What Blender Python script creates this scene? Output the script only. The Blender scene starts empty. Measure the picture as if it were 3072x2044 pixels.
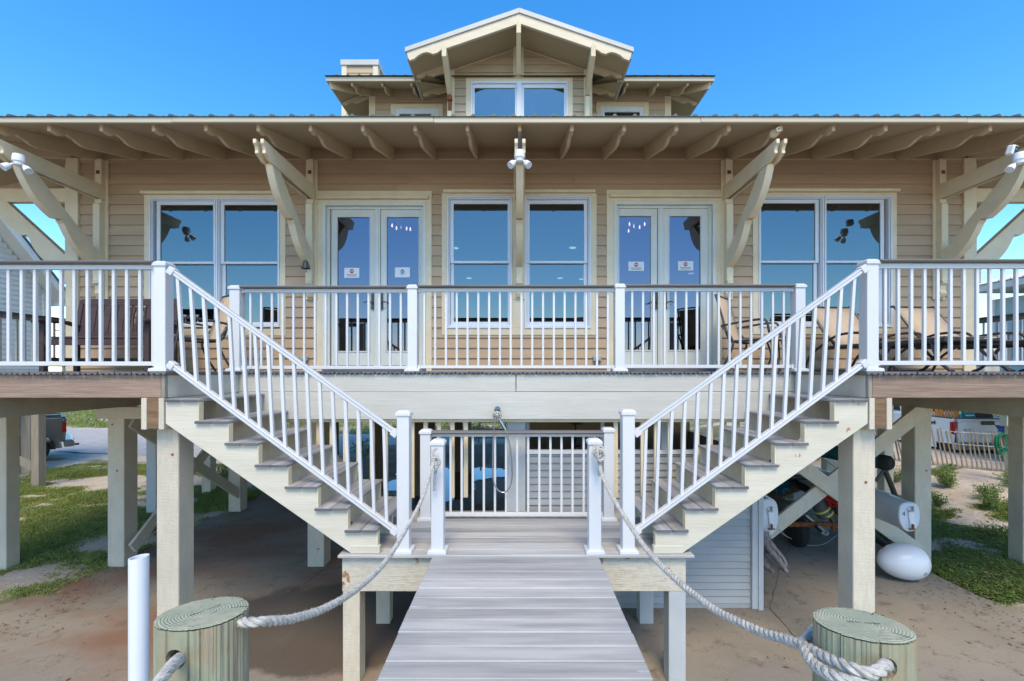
import bpy, bmesh, math, random
from math import radians, sin, cos, pi
from mathutils import Vector, Matrix, noise as mn
random.seed(7)
# ---------------------------------------------------------------- camera, sky, sun, exposure
F = 1365.0; U0 = 1550.0; V0 = 1114.0; H = 2.75      # focal length and horizon measured in photo pixels, eye height in metres
sc = bpy.context.scene
cd = bpy.data.cameras.new("camera"); cam = bpy.data.objects.new("camera", cd); sc.collection.objects.link(cam)
cam.location = (0, 0, H); cam.rotation_euler = (radians(90), 0, 0)
cd.sensor_width = 36; cd.lens = F / 3072 * 36
cd.shift_x = -(U0 - 1536) / 3072; cd.shift_y = (V0 - 1022) / 3072
cd.clip_start = 0.05; cd.clip_end = 3000
sc.camera = cam
SUN_EL, SUN_AZ = 55, 176
w = bpy.data.worlds.new("World"); sc.world = w; w.use_nodes = True
nt = w.node_tree; nt.nodes.clear()
sk = nt.nodes.new("ShaderNodeTexSky"); sk.sky_type = 'NISHITA'; sk.sun_disc = False
sk.sun_elevation = radians(SUN_EL); sk.sun_rotation = radians(SUN_AZ)
sk.altitude = 0; sk.air_density = 1.0; sk.dust_density = 0.4; sk.ozone_density = 2.5
hs = nt.nodes.new("ShaderNodeHueSaturation"); hs.inputs['Saturation'].default_value = 1.36
hs.inputs['Hue'].default_value = 0.499
bg = nt.nodes.new("ShaderNodeBackground"); bg.inputs['Strength'].default_value = 0.15
wo = nt.nodes.new("ShaderNodeOutputWorld")
nt.links.new(sk.outputs[0], hs.inputs['Color']); nt.links.new(hs.outputs[0], bg.inputs['Color']); nt.links.new(bg.outputs[0], wo.inputs[0])
sl = bpy.data.lights.new("sun", 'SUN'); sl.energy = 1.65; sl.angle = radians(28); sl.color = (1.0, 0.85, 0.60)
so = bpy.data.objects.new("sun", sl); sc.collection.objects.link(so)
_d = Vector((sin(radians(SUN_AZ)) * cos(radians(SUN_EL)), cos(radians(SUN_AZ)) * cos(radians(SUN_EL)), sin(radians(SUN_EL))))
so.rotation_euler = _d.to_track_quat('Z', 'Y').to_euler(); so.location = (0, -5, 20)
sc.view_settings.view_transform = 'Standard'; sc.view_settings.look = 'None'
sc.view_settings.exposure = 1.2; sc.view_settings.gamma = 1.0; sc.view_settings.use_curve_mapping = False
try:
    sc.cycles.max_bounces = 10; sc.cycles.transparent_max_bounces = 12
except Exception: pass

# ---------------------------------------------------------------- helpers
def X(u, Y): return (u - U0) / F * Y
def Z(v, Y): return H - (v - V0) / F * Y
def P(u, v, Y): return Vector((X(u, Y), Y, Z(v, Y)))
COL = sc.collection
WL = {}
def tag(o, label=None, cat=None, group=None, kind=None):
    if label: o['label'] = label
    if cat: o['category'] = cat
    if group: o['group'] = group
    if kind: o['kind'] = kind
    return o
def thing(name, label, cat, loc=(0, 0, 0), group=None):
    o = bpy.data.objects.new(name, None); COL.objects.link(o); o.location = loc
    o.empty_display_size = 0.2
    WL[o.name] = Vector(loc)
    return tag(o, label, cat, group)
class MB:
    def __init__(s): s.v = []; s.f = []
    def add(s, vs, fs):
        b = len(s.v); s.v += [Vector(p) for p in vs]; s.f += [tuple(i + b for i in f) for f in fs]; return s
    def box(s, x0, x1, y0, y1, z0, z1):
        return s.add([(x0,y0,z0),(x1,y0,z0),(x1,y1,z0),(x0,y1,z0),(x0,y0,z1),(x1,y0,z1),(x1,y1,z1),(x0,y1,z1)],
                     [(0,3,2,1),(4,5,6,7),(0,1,5,4),(1,2,6,5),(2,3,7,6),(3,0,4,7)])
    def prism(s, pts, axis, a, b):
        n = len(pts)
        def p3(p, t):
            return (t, p[0], p[1]) if axis == 'x' else ((p[0], t, p[1]) if axis == 'y' else (p[0], p[1], t))
        vs = [p3(p, a) for p in pts] + [p3(p, b) for p in pts]
        fs = [tuple(range(n))[::-1], tuple(range(n, 2*n))] + [(i, (i+1) % n, n+(i+1) % n, n+i) for i in range(n)]
        return s.add(vs, fs)
    def bar(s, p, q, wd, ht, up=(0, 0, 1)):
        p = Vector(p); q = Vector(q); d = (q-p).normalized(); up = Vector(up)
        sd = d.cross(up)
        if sd.length < 1e-4: sd = d.cross(Vector((0, 1, 0)))
        sd.normalize(); u2 = sd.cross(d).normalized()
        a = sd*wd/2; b = u2*ht/2
        return s.add([p-a-b, p+a-b, p+a+b, p-a+b, q-a-b, q+a-b, q+a+b, q-a+b],
                     [(0,1,2,3),(7,6,5,4),(0,4,5,1),(1,5,6,2),(2,6,7,3),(3,7,4,0)])
    def tube(s, path, r, n=8, caps=True):
        path = [Vector(p) for p in path]; m = len(path)
        rs = r if isinstance(r, (list, tuple)) else [r]*m
        t0 = (path[1]-path[0]).normalized()
        ref = t0.cross(Vector((0, 0, 1)))
        if ref.length < 1e-3: ref = Vector((1, 0, 0))
        ref.normalize(); vs = []
        for i in range(m):
            t = (path[min(i+1, m-1)]-path[max(i-1, 0)]).normalized()
            ref = (ref - t*ref.dot(t)).normalized(); bn = t.cross(ref)
            for k in range(n):
                a = 2*pi*k/n; vs.append(path[i] + (ref*cos(a)+bn*sin(a))*rs[i])
        fs = [(i*n+k, i*n+(k+1) % n, (i+1)*n+(k+1) % n, (i+1)*n+k) for i in range(m-1) for k in range(n)]
        if caps: fs += [tuple(range(n))[::-1], tuple(range((m-1)*n, m*n))]
        return s.add(vs, fs)
    def lathe(s, prof, c, n=24, axis='z'):
        c = Vector(c); vs = []
        for (r, h) in prof:
            for k in range(n):
                a = 2*pi*k/n
                q = (r*cos(a), r*sin(a), h) if axis == 'z' else ((r*cos(a), h, r*sin(a)) if axis == 'y' else (h, r*cos(a), r*sin(a)))
                vs.append(c+Vector(q))
        m = len(prof)
        fs = [(i*n+k, i*n+(k+1) % n, (i+1)*n+(k+1) % n, (i+1)*n+k) for i in range(m-1) for k in range(n)]
        fs += [tuple(range(n))[::-1], tuple(range((m-1)*n, m*n))]
        return s.add(vs, fs)
    def build(s, name, mat, parent=None, bev=0, smooth=False, fix=True, label=None, origin=None):
        if origin is None:
            lo = [min(p[i] for p in s.v) for i in range(3)]; hi = [max(p[i] for p in s.v) for i in range(3)]
            o0 = Vector(((lo[0]+hi[0])/2, (lo[1]+hi[1])/2, lo[2]))
        else: o0 = Vector(origin)
        me = bpy.data.meshes.new(name)
        me.from_pydata([tuple(p-o0) for p in s.v], [], s.f); me.materials.append(mat)
        if fix:
            bm = bmesh.new(); bm.from_mesh(me); bmesh.ops.recalc_face_normals(bm, faces=bm.faces); bm.to_mesh(me); bm.free()
        if smooth:
            me.polygons.foreach_set('use_smooth', [True]*len(me.polygons))
            try: me.set_sharp_from_angle(angle=radians(40))
            except Exception: pass
        o = bpy.data.objects.new(name, me); COL.objects.link(o)
        if parent is not None:
            o.parent = parent; o.location = o0 - WL[parent.name]
        else: o.location = o0
        WL[o.name] = o0
        if bev:
            b = o.modifiers.new('bevel', 'BEVEL'); b.width = bev; b.segments = 1; b.limit_method = 'ANGLE'
        if label: o['label'] = label
        return o
def rep(o, d, parent=None):
    c = o.copy(); COL.objects.link(c)
    c.location = o.location + Vector(d)
    if parent is not None:
        c.parent = parent; c.location = WL[o.name] + Vector(d) - WL[parent.name]
    WL[c.name] = WL[o.name] + Vector(d)
    if 'label' in c: del c['label']
    return c
def kids(o): return [c for c in bpy.data.objects if c.parent == o]
def copy_tree(o, parent=None):
    c = o.copy(); COL.objects.link(c); c.parent = parent
    for ch in kids(o): copy_tree(ch, c)
    return c
def ring(m, x0, x1, z0, z1, l, r, b, t, y0, y1):
    m.box(x0, x0+l, y0, y1, z0, z1); m.box(x1-r, x1, y0, y1, z0, z1)
    m.box(x0+l, x1-r, y0, y1, z0, z0+b); m.box(x0+l, x1-r, y0, y1, z1-t, z1)
    return m

# ---------------------------------------------------------------- materials
MC = {}
def surf(name, c1, c2=None, sc3=(3, 3, 3), rough=.6, bump=.15, bsc=(30, 30, 30), spec=.35, var=.06, lo=.35, hi=.65,
         stain=None, ssc=1.2, sth=.66, metal=0, world=False, bdist=.01, coat=0, det=6, fine=None, saw=0, ssharp=.08):
    if name in MC: return MC[name]
    m = bpy.data.materials.new(name); m.use_nodes = True; t = m.node_tree; N = t.nodes; L = t.links
    b = N['Principled BSDF']; b.inputs['Roughness'].default_value = rough; b.inputs['Metallic'].default_value = metal
    b.inputs['Specular IOR Level'].default_value = spec
    if coat: b.inputs['Coat Weight'].default_value = coat
    tc = N.new('ShaderNodeTexCoord'); oi = N.new('ShaderNodeObjectInfo')
    ad = N.new('ShaderNodeVectorMath'); ad.operation = 'ADD'
    ml = N.new('ShaderNodeMath'); ml.operation = 'MULTIPLY'; ml.inputs[1].default_value = 0 if world else 53.0
    L.new(oi.outputs['Random'], ml.inputs[0]); L.new(tc.outputs['Object'], ad.inputs[0]); L.new(ml.outputs[0], ad.inputs[1])
    def noi(scale, detail=det, rg=.6):
        mp = N.new('ShaderNodeMapping'); mp.inputs['Scale'].default_value = scale; L.new(ad.outputs[0], mp.inputs[0])
        n = N.new('ShaderNodeTexNoise'); n.inputs['Scale'].default_value = 1; n.inputs['Detail'].default_value = detail
        n.inputs['Roughness'].default_value = rg; L.new(mp.outputs[0], n.inputs['Vector']); return n.outputs['Fac']
    def mr(fac, a, c):
        r = N.new('ShaderNodeMapRange'); r.inputs[1].default_value = a; r.inputs[2].default_value = c; L.new(fac, r.inputs[0]); return r.outputs[0]
    def mix(f, A, B):
        x = N.new('ShaderNodeMix'); x.data_type = 'RGBA'
        L.new(f, x.inputs['Factor'])
        for k, q in (('A', A), ('B', B)):
            i = [s for s in x.inputs if s.name == k and s.type == 'RGBA'][0]
            if isinstance(q, tuple): i.default_value = (*q[:3], 1)
            else: L.new(q, i)
        return [s for s in x.outputs if s.type == 'RGBA'][0]
    c2 = c2 or tuple(v*.82 for v in c1)
    col = mix(mr(noi(sc3), lo, hi), tuple(c1), tuple(c2))
    if fine: col = mix(mr(noi(fine[0], 3), .45, .75), col, tuple(fine[1]))
    if stain: col = mix(mr(noi((ssc, ssc, ssc) if not isinstance(ssc, tuple) else ssc, 5), sth, sth+ssharp), col, tuple(stain))
    v = N.new('ShaderNodeMapRange'); v.inputs[3].default_value = 1-var; v.inputs[4].default_value = 1+var
    L.new(oi.outputs['Random'], v.inputs[0])
    mu = N.new('ShaderNodeVectorMath'); mu.operation = 'SCALE'; L.new(col, mu.inputs[0]); L.new(v.outputs[0], mu.inputs['Scale'])
    L.new(mu.outputs[0], b.inputs['Base Color'])
    bp = N.new('ShaderNodeBump'); bp.inputs['Strength'].default_value = bump; bp.inputs['Distance'].default_value = bdist
    L.new(noi(bsc, 4), bp.inputs['Height'])
    if saw:
        b2 = N.new('ShaderNodeBump'); b2.inputs['Strength'].default_value = saw; b2.inputs['Distance'].default_value = .004
        L.new(noi((4, 4, 130), 2), b2.inputs['Height']); L.new(bp.outputs[0], b2.inputs['Normal']); L.new(b2.outputs[0], b.inputs['Normal'])
    else: L.new(bp.outputs[0], b.inputs['Normal'])
    MC[name] = m; m['n'] = 1
    return m
SID = surf('siding_tan', (.475, .34, .212), (.43, .30, .187), sc3=(1.2, 3, 6), bump=.12, bsc=(6, 60, 90), rough=.62, var=.05)
SIDU = surf('siding_upper', (.49, .375, .245), (.445, .335, .215), sc3=(1.2, 3, 6), bump=.1, bsc=(6, 60, 90), rough=.62, var=.04)
SOF = surf('soffit_tan', (.49, .38, .245), (.45, .35, .225), sc3=(1, 1, 1), bump=.06, rough=.7, var=.03)
TRIM = surf('trim_cream', (.74, .62, .42), (.66, .55, .37), sc3=(4, 4, 4), bump=.12, bsc=(25, 25, 25), rough=.55, var=.04,
            stain=(.36, .19, .07), ssc=5, sth=.78)
RAFT = surf('rafter_paint', (.60, .475, .31), (.54, .425, .275), sc3=(3, 3, 3), bump=.1, rough=.6, var=.05)
RAKE = surf('rake_paint', (.70, .60, .44), (.63, .53, .38), sc3=(2, 2, 8), bump=.08, rough=.55, var=.02)
TIMB = surf('timber_cream', (.61, .55, .43), (.54, .48, .37), sc3=(5, 5, 3), bump=.35, bsc=(22, 22, 60), rough=.7, var=.05,
            stain=(.40, .25, .13), ssc=(4, 4, 2.2), sth=.72, saw=.5, fine=((60, 60, 9), (.52, .46, .36)))
BEAMD = surf('under_beam_paint', (.47, .41, .30), (.40, .345, .25), sc3=(4, 4, 3), bump=.25, rough=.75, var=.05, stain=(.26, .14, .07), ssc=3, sth=.76)
FASW = surf('fascia_white', (.55, .53, .475), (.485, .465, .41), sc3=(1.3, 6, 9), bump=.25, bsc=(6, 30, 70), rough=.6, var=.03,
            stain=(.33, .27, .2), ssc=(3.5, 12, 12), sth=.745, ssharp=.04, fine=((2.5, 40, 60), (.49, .46, .38)))
FASL = surf('landing_beam_paint', (.62, .57, .46), (.555, .51, .40), sc3=(1.3, 6, 9), bump=.3, bsc=(6, 30, 70), rough=.6, var=.03,
            stain=(.36, .16, .06), ssc=(13, 13, 9), sth=.685, ssharp=.05)
FASB = surf('peeling_beam_paint', (.62, .57, .46), (.555, .51, .40), sc3=(1.3, 6, 9), bump=.5, bsc=(6, 30, 70), rough=.65, var=.03, stain=(.33, .15, .06), ssc=(9, 9, 6), sth=.63, ssharp=.05, fine=((14, 40, 40), (.47, .41, .32)))
BRN = surf('weathered_brown_wood', (.30, .195, .135), (.215, .15, .115), sc3=(1.0, 14, 22), bump=.5, bsc=(5, 60, 110), rough=.8, var=.08,
           stain=(.13, .07, .04), ssc=(1.7, 9, 9), sth=.70, fine=((3, 60, 90), (.36, .27, .21)))
ENDG = surf('end_grain', (.26, .16, .09), (.16, .09, .05), sc3=(3, 8, 40), bump=.5, bsc=(5, 20, 120), rough=.85)
CMPX = surf('composite_grey_x', (.41, .395, .37), (.24, .235, .23), sc3=(.9, 12, 6), bump=.1, bsc=(5, 90, 90), rough=.55, var=.17, lo=.42, hi=.75,
            stain=(.62, .58, .55), ssc=(2.2, 13, 9), sth=.70, ssharp=.05)
CMPY = surf('composite_grey_y', (.385, .37, .355), (.21, .205, .205), sc3=(12, .9, 6), bump=.1, bsc=(90, 5, 90), rough=.55, var=.10, lo=.38, hi=.66,
            stain=(.62, .58, .55), ssc=(13, 2.2, 9), sth=.70, ssharp=.05)
CMPE = surf('composite_dark', (.10, .10, .11), (.15, .145, .15), bump=.2, rough=.6, var=.1)
WHT = surf('white_vinyl', (.63, .625, .62), (.60, .60, .60), sc3=(1, 1, 1), bump=.02, rough=.32, spec=.5, var=.03,
           stain=(.53, .515, .48), ssc=(5, 5, 2.5), sth=.60, ssharp=.35)
WFR = surf('window_vinyl', (.70, .72, .75), (.66, .68, .71), sc3=(2, 2, 2), bump=.02, rough=.35, spec=.5, var=.02)
DOORP = surf('door_paint', (.66, .665, .60), (.60, .605, .54), sc3=(3, 3, 3), bump=.05, rough=.45, var=.02)
CAPG = surf('rail_cap_grey', (.17, .155, .145), (.13, .12, .115), sc3=(1, 10, 10), bump=.1, rough=.5)
ROOFM = surf('roof_metal_green', (.12, .14, .11), (.09, .10, .08), sc3=(3, 3, 3), bump=.1, rough=.45, metal=.3)
EDGEM = surf('roof_edge_metal', (.52, .51, .48), (.46, .455, .43), sc3=(2, 2, 2), bump=.03, rough=.4, var=.02)
FASE = surf('eave_fascia_metal', (.56, .48, .35), (.50, .43, .31), sc3=(.7, 3, 3), bump=.03, rough=.45, var=.03, stain=(.42, .30, .19), ssc=(2.3, 1, 1), sth=.68, ssharp=.12)
GRYS = surf('grey_siding', (.40, .41, .41), (.35, .36, .365), sc3=(2, 2, 3), bump=.04, rough=.45, var=.03, stain=(.3, .27, .22), ssc=3, sth=.72)
GRYP = surf('blue_grey_paint', (.50, .525, .535), (.44, .465, .475), sc3=(4, 4, 3), bump=.25, rough=.65, stain=(.62, .57, .43), ssc=(6, 6, 3), sth=.68)
GWD = surf('grey_weathered_wood', (.34, .30, .25), (.25, .22, .185), sc3=(20, 20, 2), bump=.5, bsc=(60, 60, 6), rough=.85)
DWD = surf('dark_brown_wood', (.17, .12, .08), (.12, .085, .06), sc3=(20, 20, 2), bump=.4, bsc=(60, 60, 6), rough=.85)
BLK = surf('black_metal', (.025, .023, .022), (.04, .035, .03), bump=.05, rough=.4, spec=.5)
DBR = surf('dark_bronze_frame', (.045, .04, .038), (.06, .052, .046), bump=.05, rough=.38, spec=.5)
CHR = surf('chrome', (.5, .52, .53), (.42, .44, .45), bump=.02, rough=.2, metal=1)
RUST = surf('rust', (.32, .11, .03), (.18, .065, .03), sc3=(20, 20, 20), bump=.4, rough=.9)
BENCHM = surf('bench_brown', (.075, .045, .042), (.055, .035, .032), sc3=(2, 2, 20), bump=.3, bsc=(5, 5, 90), rough=.6, var=.12)
SLING = surf('sling_fabric', (.52, .40, .28), (.45, .34, .235), sc3=(50, 50, 50), bump=.4, bsc=(220, 220, 220), rough=.8, var=.04)
WPL = surf('white_plastic', (.78, .79, .80), (.74, .75, .76), bump=.02, rough=.3, spec=.5, var=.01)
PLAST = surf('pale_grey_gelcoat', (.55, .58, .60), (.47, .50, .52), sc3=(3, 3, 3), bump=.05, rough=.3, spec=.5, stain=(.40, .40, .38), ssc=5, sth=.66, ssharp=.2)
GALV = surf('galvanised_box', (.42, .46, .46), (.36, .40, .40), bump=.05, rough=.4, metal=.4)
PAPER = surf('paper', (.78, .79, .80), (.74, .75, .76), bump=.02, rough=.6)
REDM = surf('red_print', (.55, .03, .03), (.5, .03, .03), bump=0, rough=.5)
GRNM = surf('green_print', (.01, .22, .12), (.01, .2, .1), bump=0, rough=.5)
TXTM = surf('black_print', (.05, .05, .05), (.07, .07, .07), bump=0, rough=.6)
ROPE = surf('rope_fibre', (.56, .53, .47), (.30, .28, .245), sc3=(40, 40, 40), bump=.8, bsc=(260, 260, 260), bdist=.004, rough=.9, lo=.4, hi=.7)
TEAL = surf('teal_fabric', (.01, .13, .16), (.008, .10, .13), bump=.2, bsc=(15, 15, 15), rough=.7)
REDR = surf('red_rope', (.5, .03, .02), (.38, .02, .02), bump=.4, rough=.8)
YEL = surf('yellow_tape', (.65, .62, .12), (.6, .56, .1), bump=0, rough=.5)
ORNG = surf('orange_wood', (.62, .28, .06), (.45, .19, .05), bump=.2, rough=.7)
TYRE = surf('tyre_rubber', (.022, .022, .022), (.03, .03, .03), bump=.3, bsc=(60, 60, 60), rough=.85)
RIMM = surf('wheel_rim', (.45, .45, .46), (.4, .4, .41), bump=.02, rough=.3, metal=.8)
NEIG = surf('neighbour_white_siding', (.74, .70, .61), (.69, .65, .56), sc3=(1, 1, 3), bump=.04, rough=.6, var=.03)
NEIT = surf('neighbour_trim', (.78, .74, .65), (.73, .69, .60), bump=.04, rough=.6)
MINT = surf('mint_siding', (.46, .57, .55), (.42, .53, .51), sc3=(1, 1, 3), bump=.04, rough=.6, var=.03)
NROF = surf('neighbour_roof_white', (.70, .68, .65), (.64, .62, .60), bump=.05, rough=.4)
NROG = surf('neighbour_shingle', (.20, .18, .17), (.15, .14, .13), bump=.4, rough=.9)
LEAFS = []
def leafmat(name, c):
    m = bpy.data.materials.new(name); m.use_nodes = True; t = m.node_tree; N = t.nodes; L = t.links
    b = N['Principled BSDF']; b.inputs['Roughness'].default_value = .55; b.inputs['Specular IOR Level'].default_value = .25
    at = N.new('ShaderNodeAttribute'); at.attribute_name = 'tint'; 
    cr = N.new('ShaderNodeValToRGB'); cr.color_ramp.elements[0].color = (c[0]*.45, c[1]*.5, c[2]*.5, 1); cr.color_ramp.elements[1].color = (*c, 1)
    e = cr.color_ramp.elements.new(.93); e.color = (c[0]*1.1, c[1]*1.05, c[2], 1); cr.color_ramp.elements[2].color = (.33, .25, .13, 1)
    L.new(at.outputs['Fac'], cr.inputs[0]); L.new(cr.outputs[0], b.inputs['Base Color'])
    tr = N.new('ShaderNodeBsdfTranslucent'); L.new(cr.outputs[0], tr.inputs[0])
    mx = N.new('ShaderNodeMixShader'); mx.inputs[0].default_value = .25
    L.new(b.outputs[0], mx.inputs[1]); L.new(tr.outputs[0], mx.inputs[2]); L.new(mx.outputs[0], N['Material Output'].inputs[0])
    return m
GRASSM = leafmat('grass_leaf', (.33, .41, .11))
SHRUBM = leafmat('shrub_leaf', (.20, .29, .07))
def glassmat(name, tint, refl, fac, rough=0.0):
    m = bpy.data.materials.new(name); m.use_nodes = True; t = m.node_tree; N = t.nodes; L = t.links
    N.remove(N['Principled BSDF'])
    a = N.new('ShaderNodeBsdfTransparent'); a.inputs[0].default_value = (*tint, 1)
    g = N.new('ShaderNodeBsdfGlossy'); g.inputs[0].default_value = (*refl, 1); g.inputs['Roughness'].default_value = rough
    mx = N.new('ShaderNodeMixShader'); mx.inputs[0].default_value = fac
    L.new(a.outputs[0], mx.inputs[1]); L.new(g.outputs[0], mx.inputs[2]); L.new(mx.outputs[0], N['Material Output'].inputs[0])
    return m
GLW = glassmat('window_glass_teal', (.30, .42, .44), (.32, .38, .39), .40)
GLU = glassmat('dormer_glass', (.55, .74, .76), (.30, .42, .44), .45)
GLD = glassmat('door_glass_violet', (.28, .28, .36), (.34, .35, .42), .38)
def emis(name, c, s):
    m = bpy.data.materials.new(name); m.use_nodes = True; N = m.node_tree.nodes; N.remove(N['Principled BSDF'])
    e = N.new('ShaderNodeEmission'); e.inputs[0].default_value = (*c, 1); e.inputs[1].default_value = s
    m.node_tree.links.new(e.outputs[0], N['Material Output'].inputs[0]); return m
BULB = emis('bulb_glow', (1, .72, .42), 14); CANL = emis('recessed_light_glow', (1, .9, .75), 3)
# ---------------------------------------------------------------- the beach house
DECK = H - 0.004            # deck walking surface is at eye height
YW, YE = 6.70, 5.30         # lower wall plane, lower eave
XWL, XWR = -6.58, 6.68      # lower wall corners
XEL, XER = -8.25, 8.35      # side eaves
ZE = H + 2.89; SL = 0.285   # soffit height at eave, slope
house = thing('beach_house', 'tan lap-sided beach house on pilings with cream brackets, metal roof and a gabled dormer', 'house', (0, YW, DECK))

# openings in the lower wall: x0,x1,z0,z1 (outer edge of trim minus a lap)
def rect(u0, u1, v0, v1, Y=YW): return (X(u0, Y), X(u1, Y), Z(v1, Y), Z(v0, Y))
OPW = [rect(450, 846, 594, 992), rect(1341, 1537, 594, 992), rect(1574, 1771, 594, 992), rect(2270, 2674, 588, 990),
       rect(971, 1279, 611, 1125), rect(1842, 2143, 607, 1125)]
def siding(parent, x0, x1, z0, z1, ex, Y, holes, mat, clipfn=None, name='siding_board'):
    n = int(math.ceil((z1-z0)/ex))
    for k in range(n):
        a = z0+k*ex; b = min(z1, a+ex)
        xs = sorted(set([x0, x1]+[min(max(h[i], x0), x1) for h in holes for i in (0, 1)]))
        segs = []
        for i in range(len(xs)-1):
            xm = (xs[i]+xs[i+1])/2; za, zb = a, b; gone = False
            for h in holes:
                if h[0] < xm < h[1]:
                    if h[2] <= za+.002 and h[3] >= zb-.002: gone = True
                    elif h[2] > za and h[2] < zb: zb = h[2]
                    elif h[3] > za and h[3] < zb: za = h[3]
            if gone or zb-za < .01: continue
            if segs and abs(segs[-1][1]-xs[i]) < 1e-6 and abs(segs[-1][2]-za) < 1e-6 and abs(segs[-1][3]-zb) < 1e-6: segs[-1][1] = xs[i+1]
            else: segs.append([xs[i], xs[i+1], za, zb])
        for (p, q, za, zb) in segs:
            if clipfn:
                r = clipfn(za)
                if r is None: continue
                p, q = max(p, r[0]), min(q, r[1])
                if q-p < .05: continue
            pieces = [(p, q)]
            if q-p > 4.2:
                c = p+(q-p)*random.uniform(.3, .7); pieces = [(p, c-.0015), (c+.0015, q)]
            for (p2, q2) in pieces:
                off = .011*(za-a)/ex
                m = MB(); m.prism([(Y-.026+off, za-.006 if za == a else za), (Y-.005, zb), (Y+.03, zb), (Y+.03, za)], 'x', p2, q2)
                m.build(name, mat, parent)
siding(house, XWL+.1, XWR-.1, DECK-.25, H+3.285, .1505, YW, OPW, SID)
# back-up sheathing on the sides (return walls)
m = MB(); m.box(XWL, XWL+.12, YW+.03, 16.4, DECK-.3, H+3.3); m.box(XWR-.12, XWR, YW+.03, 16.4, DECK-.3, H+3.3)
m.box(XWL, XWR, 16.4, 16.52, DECK-.3, H+3.3); m.build('side_wall', SID, house)
# frieze
m = MB(); m.box(XWL+.1, XWR-.1, YW-.028, YW+.02, H+3.10, H+3.118); m.build('frieze_strip', RAFT, house)
# corner boards
for u0, u1 in ((206, 243), (2883, 2919)):
    m = MB(); m.box(X(u0, YW), X(u1, YW), YW-.05, YW+.06, DECK, H+3.12); m.build('corner_board', TRIM, house, bev=.004)

# ---- rooms behind the glass
m = MB(); x0, x1, y0, y1, z0, z1 = XWL+.14, XWR-.14, YW+.14, 15.9, DECK, H+3.06
m.box(x0, x1, y0, y1, z0-.06, z0); m.box(x0, x1, y0, y1, z1, z1+.06)
m.box(x0, x1, y1, y1+.05, z0, z1); m.box(x0-.03, x0, y0, y1, z0, z1); m.box(x1, x1+.03, y0, y1, z0, z1)
IN = surf('interior_paint', (.30, .29, .27), bump=.02, rough=.8); m.build('room_backing', IN, house)
for (u, v) in ((1718, 744), (1365, 745), (1745, 838), (1680, 835), (1407, 835), (2073, 821)):
    Y = 3.05*F/(V0-v); Y = min(Y, 15.5)
    m = MB(); m.lathe([(.0, 0), (.085, 0), (.085, .008), (0, .008)], (X(u, Y), Y, H+3.045), 20); m.build('recessed_light', CANL, house)
for bulbs in ([(1181, 682), (1200, 676), (1194, 690), (1227, 682), (1224, 691)], [(1884, 678), (1907, 673), (1929, 678), (1890, 687), (1914, 687)]):
    Yc = 9.3; cx = sum(X(u, Yc) for u, v in bulbs)/5; cz = sum(Z(v, Yc) for u, v in bulbs)/5
    c = MB(); c.tube([(cx, Yc, H+3.05), (cx, Yc, cz-.1)], .012, 8)
    for i, (u, v) in enumerate(bulbs):
        c.tube([(cx, Yc, cz-.1), (X(u, Yc)*.6+cx*.4, Yc, cz-.16), (X(u, Yc), Yc+(.12 if i % 2 else -.12), Z(v, Yc)-.045)], .007, 6)
    ch = c.build('chandelier', BLK, house)
    for i, (u, v) in enumerate(bulbs):
        Yb = Yc+(.12 if i % 2 else -.12)
        b = MB(); b.lathe([(.0, -.04), (.012, -.035), (.017, -.01), (.013, .02), (0, .045)], (X(u, Yc), Yb, Z(v, Yc)), 10); b.build('bulb', BULB, ch, smooth=True)

# ---- windows
def dh_unit(par, x0, x1, z0, z1, gx0, gx1, gzt, zm, gzb):
    m = MB(); ring(m, x0, x1, z0, z1, .022, .022, .03, .022, YW-.045, YW+.10)
    ring(m, x0+.022, x1-.022, z0+.03, z1-.022, .016, .016, .0161, .016, YW-.022, YW+.09)
    m.build('frame', WFR, par, bev=.003)
    a, b = gx0-.052, gx1+.052
    a = max(a, x0+.03); b = min(b, x1-.03)
    s = MB(); ring(s, a, b, zm-.01, gzt+.055, gx0-a, b-gx1, .035, .055, YW+.0, YW+.035); s.build('upper_sash', WFR, par, bev=.003)
    s = MB(); ring(s, a, b, gzb-.06, zm+.026, gx0-a, b-gx1, .06, .0361, YW+.0365, YW+.07); s.build('lower_sash', WFR, par, bev=.003)
    g = MB(); g.box(gx0-.004, gx1+.004, YW+.016, YW+.020, zm+.02, gzt+.004); g.build('pane', GLW, par)
    g = MB(); g.box(gx0-.004, gx1+.004, YW+.052, YW+.056, gzb-.004, zm-.005); g.build('pane', GLW, par)
def uz(v): return Z(v, YW)
def ux(u): return X(u, YW)
def trim_window(u0, u1, vt, vb, ucap0, ucap1, tl, tr, mids=()):
    t = MB(); t.box(ux(u0), ux(u1), YW-.03, YW+.025, uz(vt+20), uz(vt+9)); 
    t.box(ux(u0), ux(tl), YW-.03, YW+.025, uz(vb), uz(vt+20)); t.box(ux(tr), ux(u1), YW-.03, YW+.025, uz(vb), uz(vt+20))
    t.box(ux(tl), ux(tr), YW-.03, YW+.025, uz(vb), uz(vb-21))
    for a, b in mids: t.box(ux(a), ux(b), YW-.03, YW+.025, uz(vb-21), uz(vt+20))
    w_ = t.build('window', TRIM, house, bev=.003)
    c = MB(); c.box(ux(ucap0), ux(ucap1), YW-.075, YW+.02, uz(vt+9)+.001, uz(vt)); c.build('head_cap', TRIM, w_, bev=.004)
    return w_
wa = trim_window(437, 859, 578, 1008, 431, 864, 453, 842)
dh_unit(wa, ux(453), ux(652), uz(983), uz(596), ux(480), ux(639), uz(615), uz(790), uz(966))
dh_unit(wa, ux(653), ux(842), uz(983), uz(596), ux(672), ux(832), uz(615), uz(790), uz(966))
wc = trim_window(1326, 1789, 574, 1006, 1331, 1784, 1342, 1771, mids=((1536, 1574),))
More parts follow.
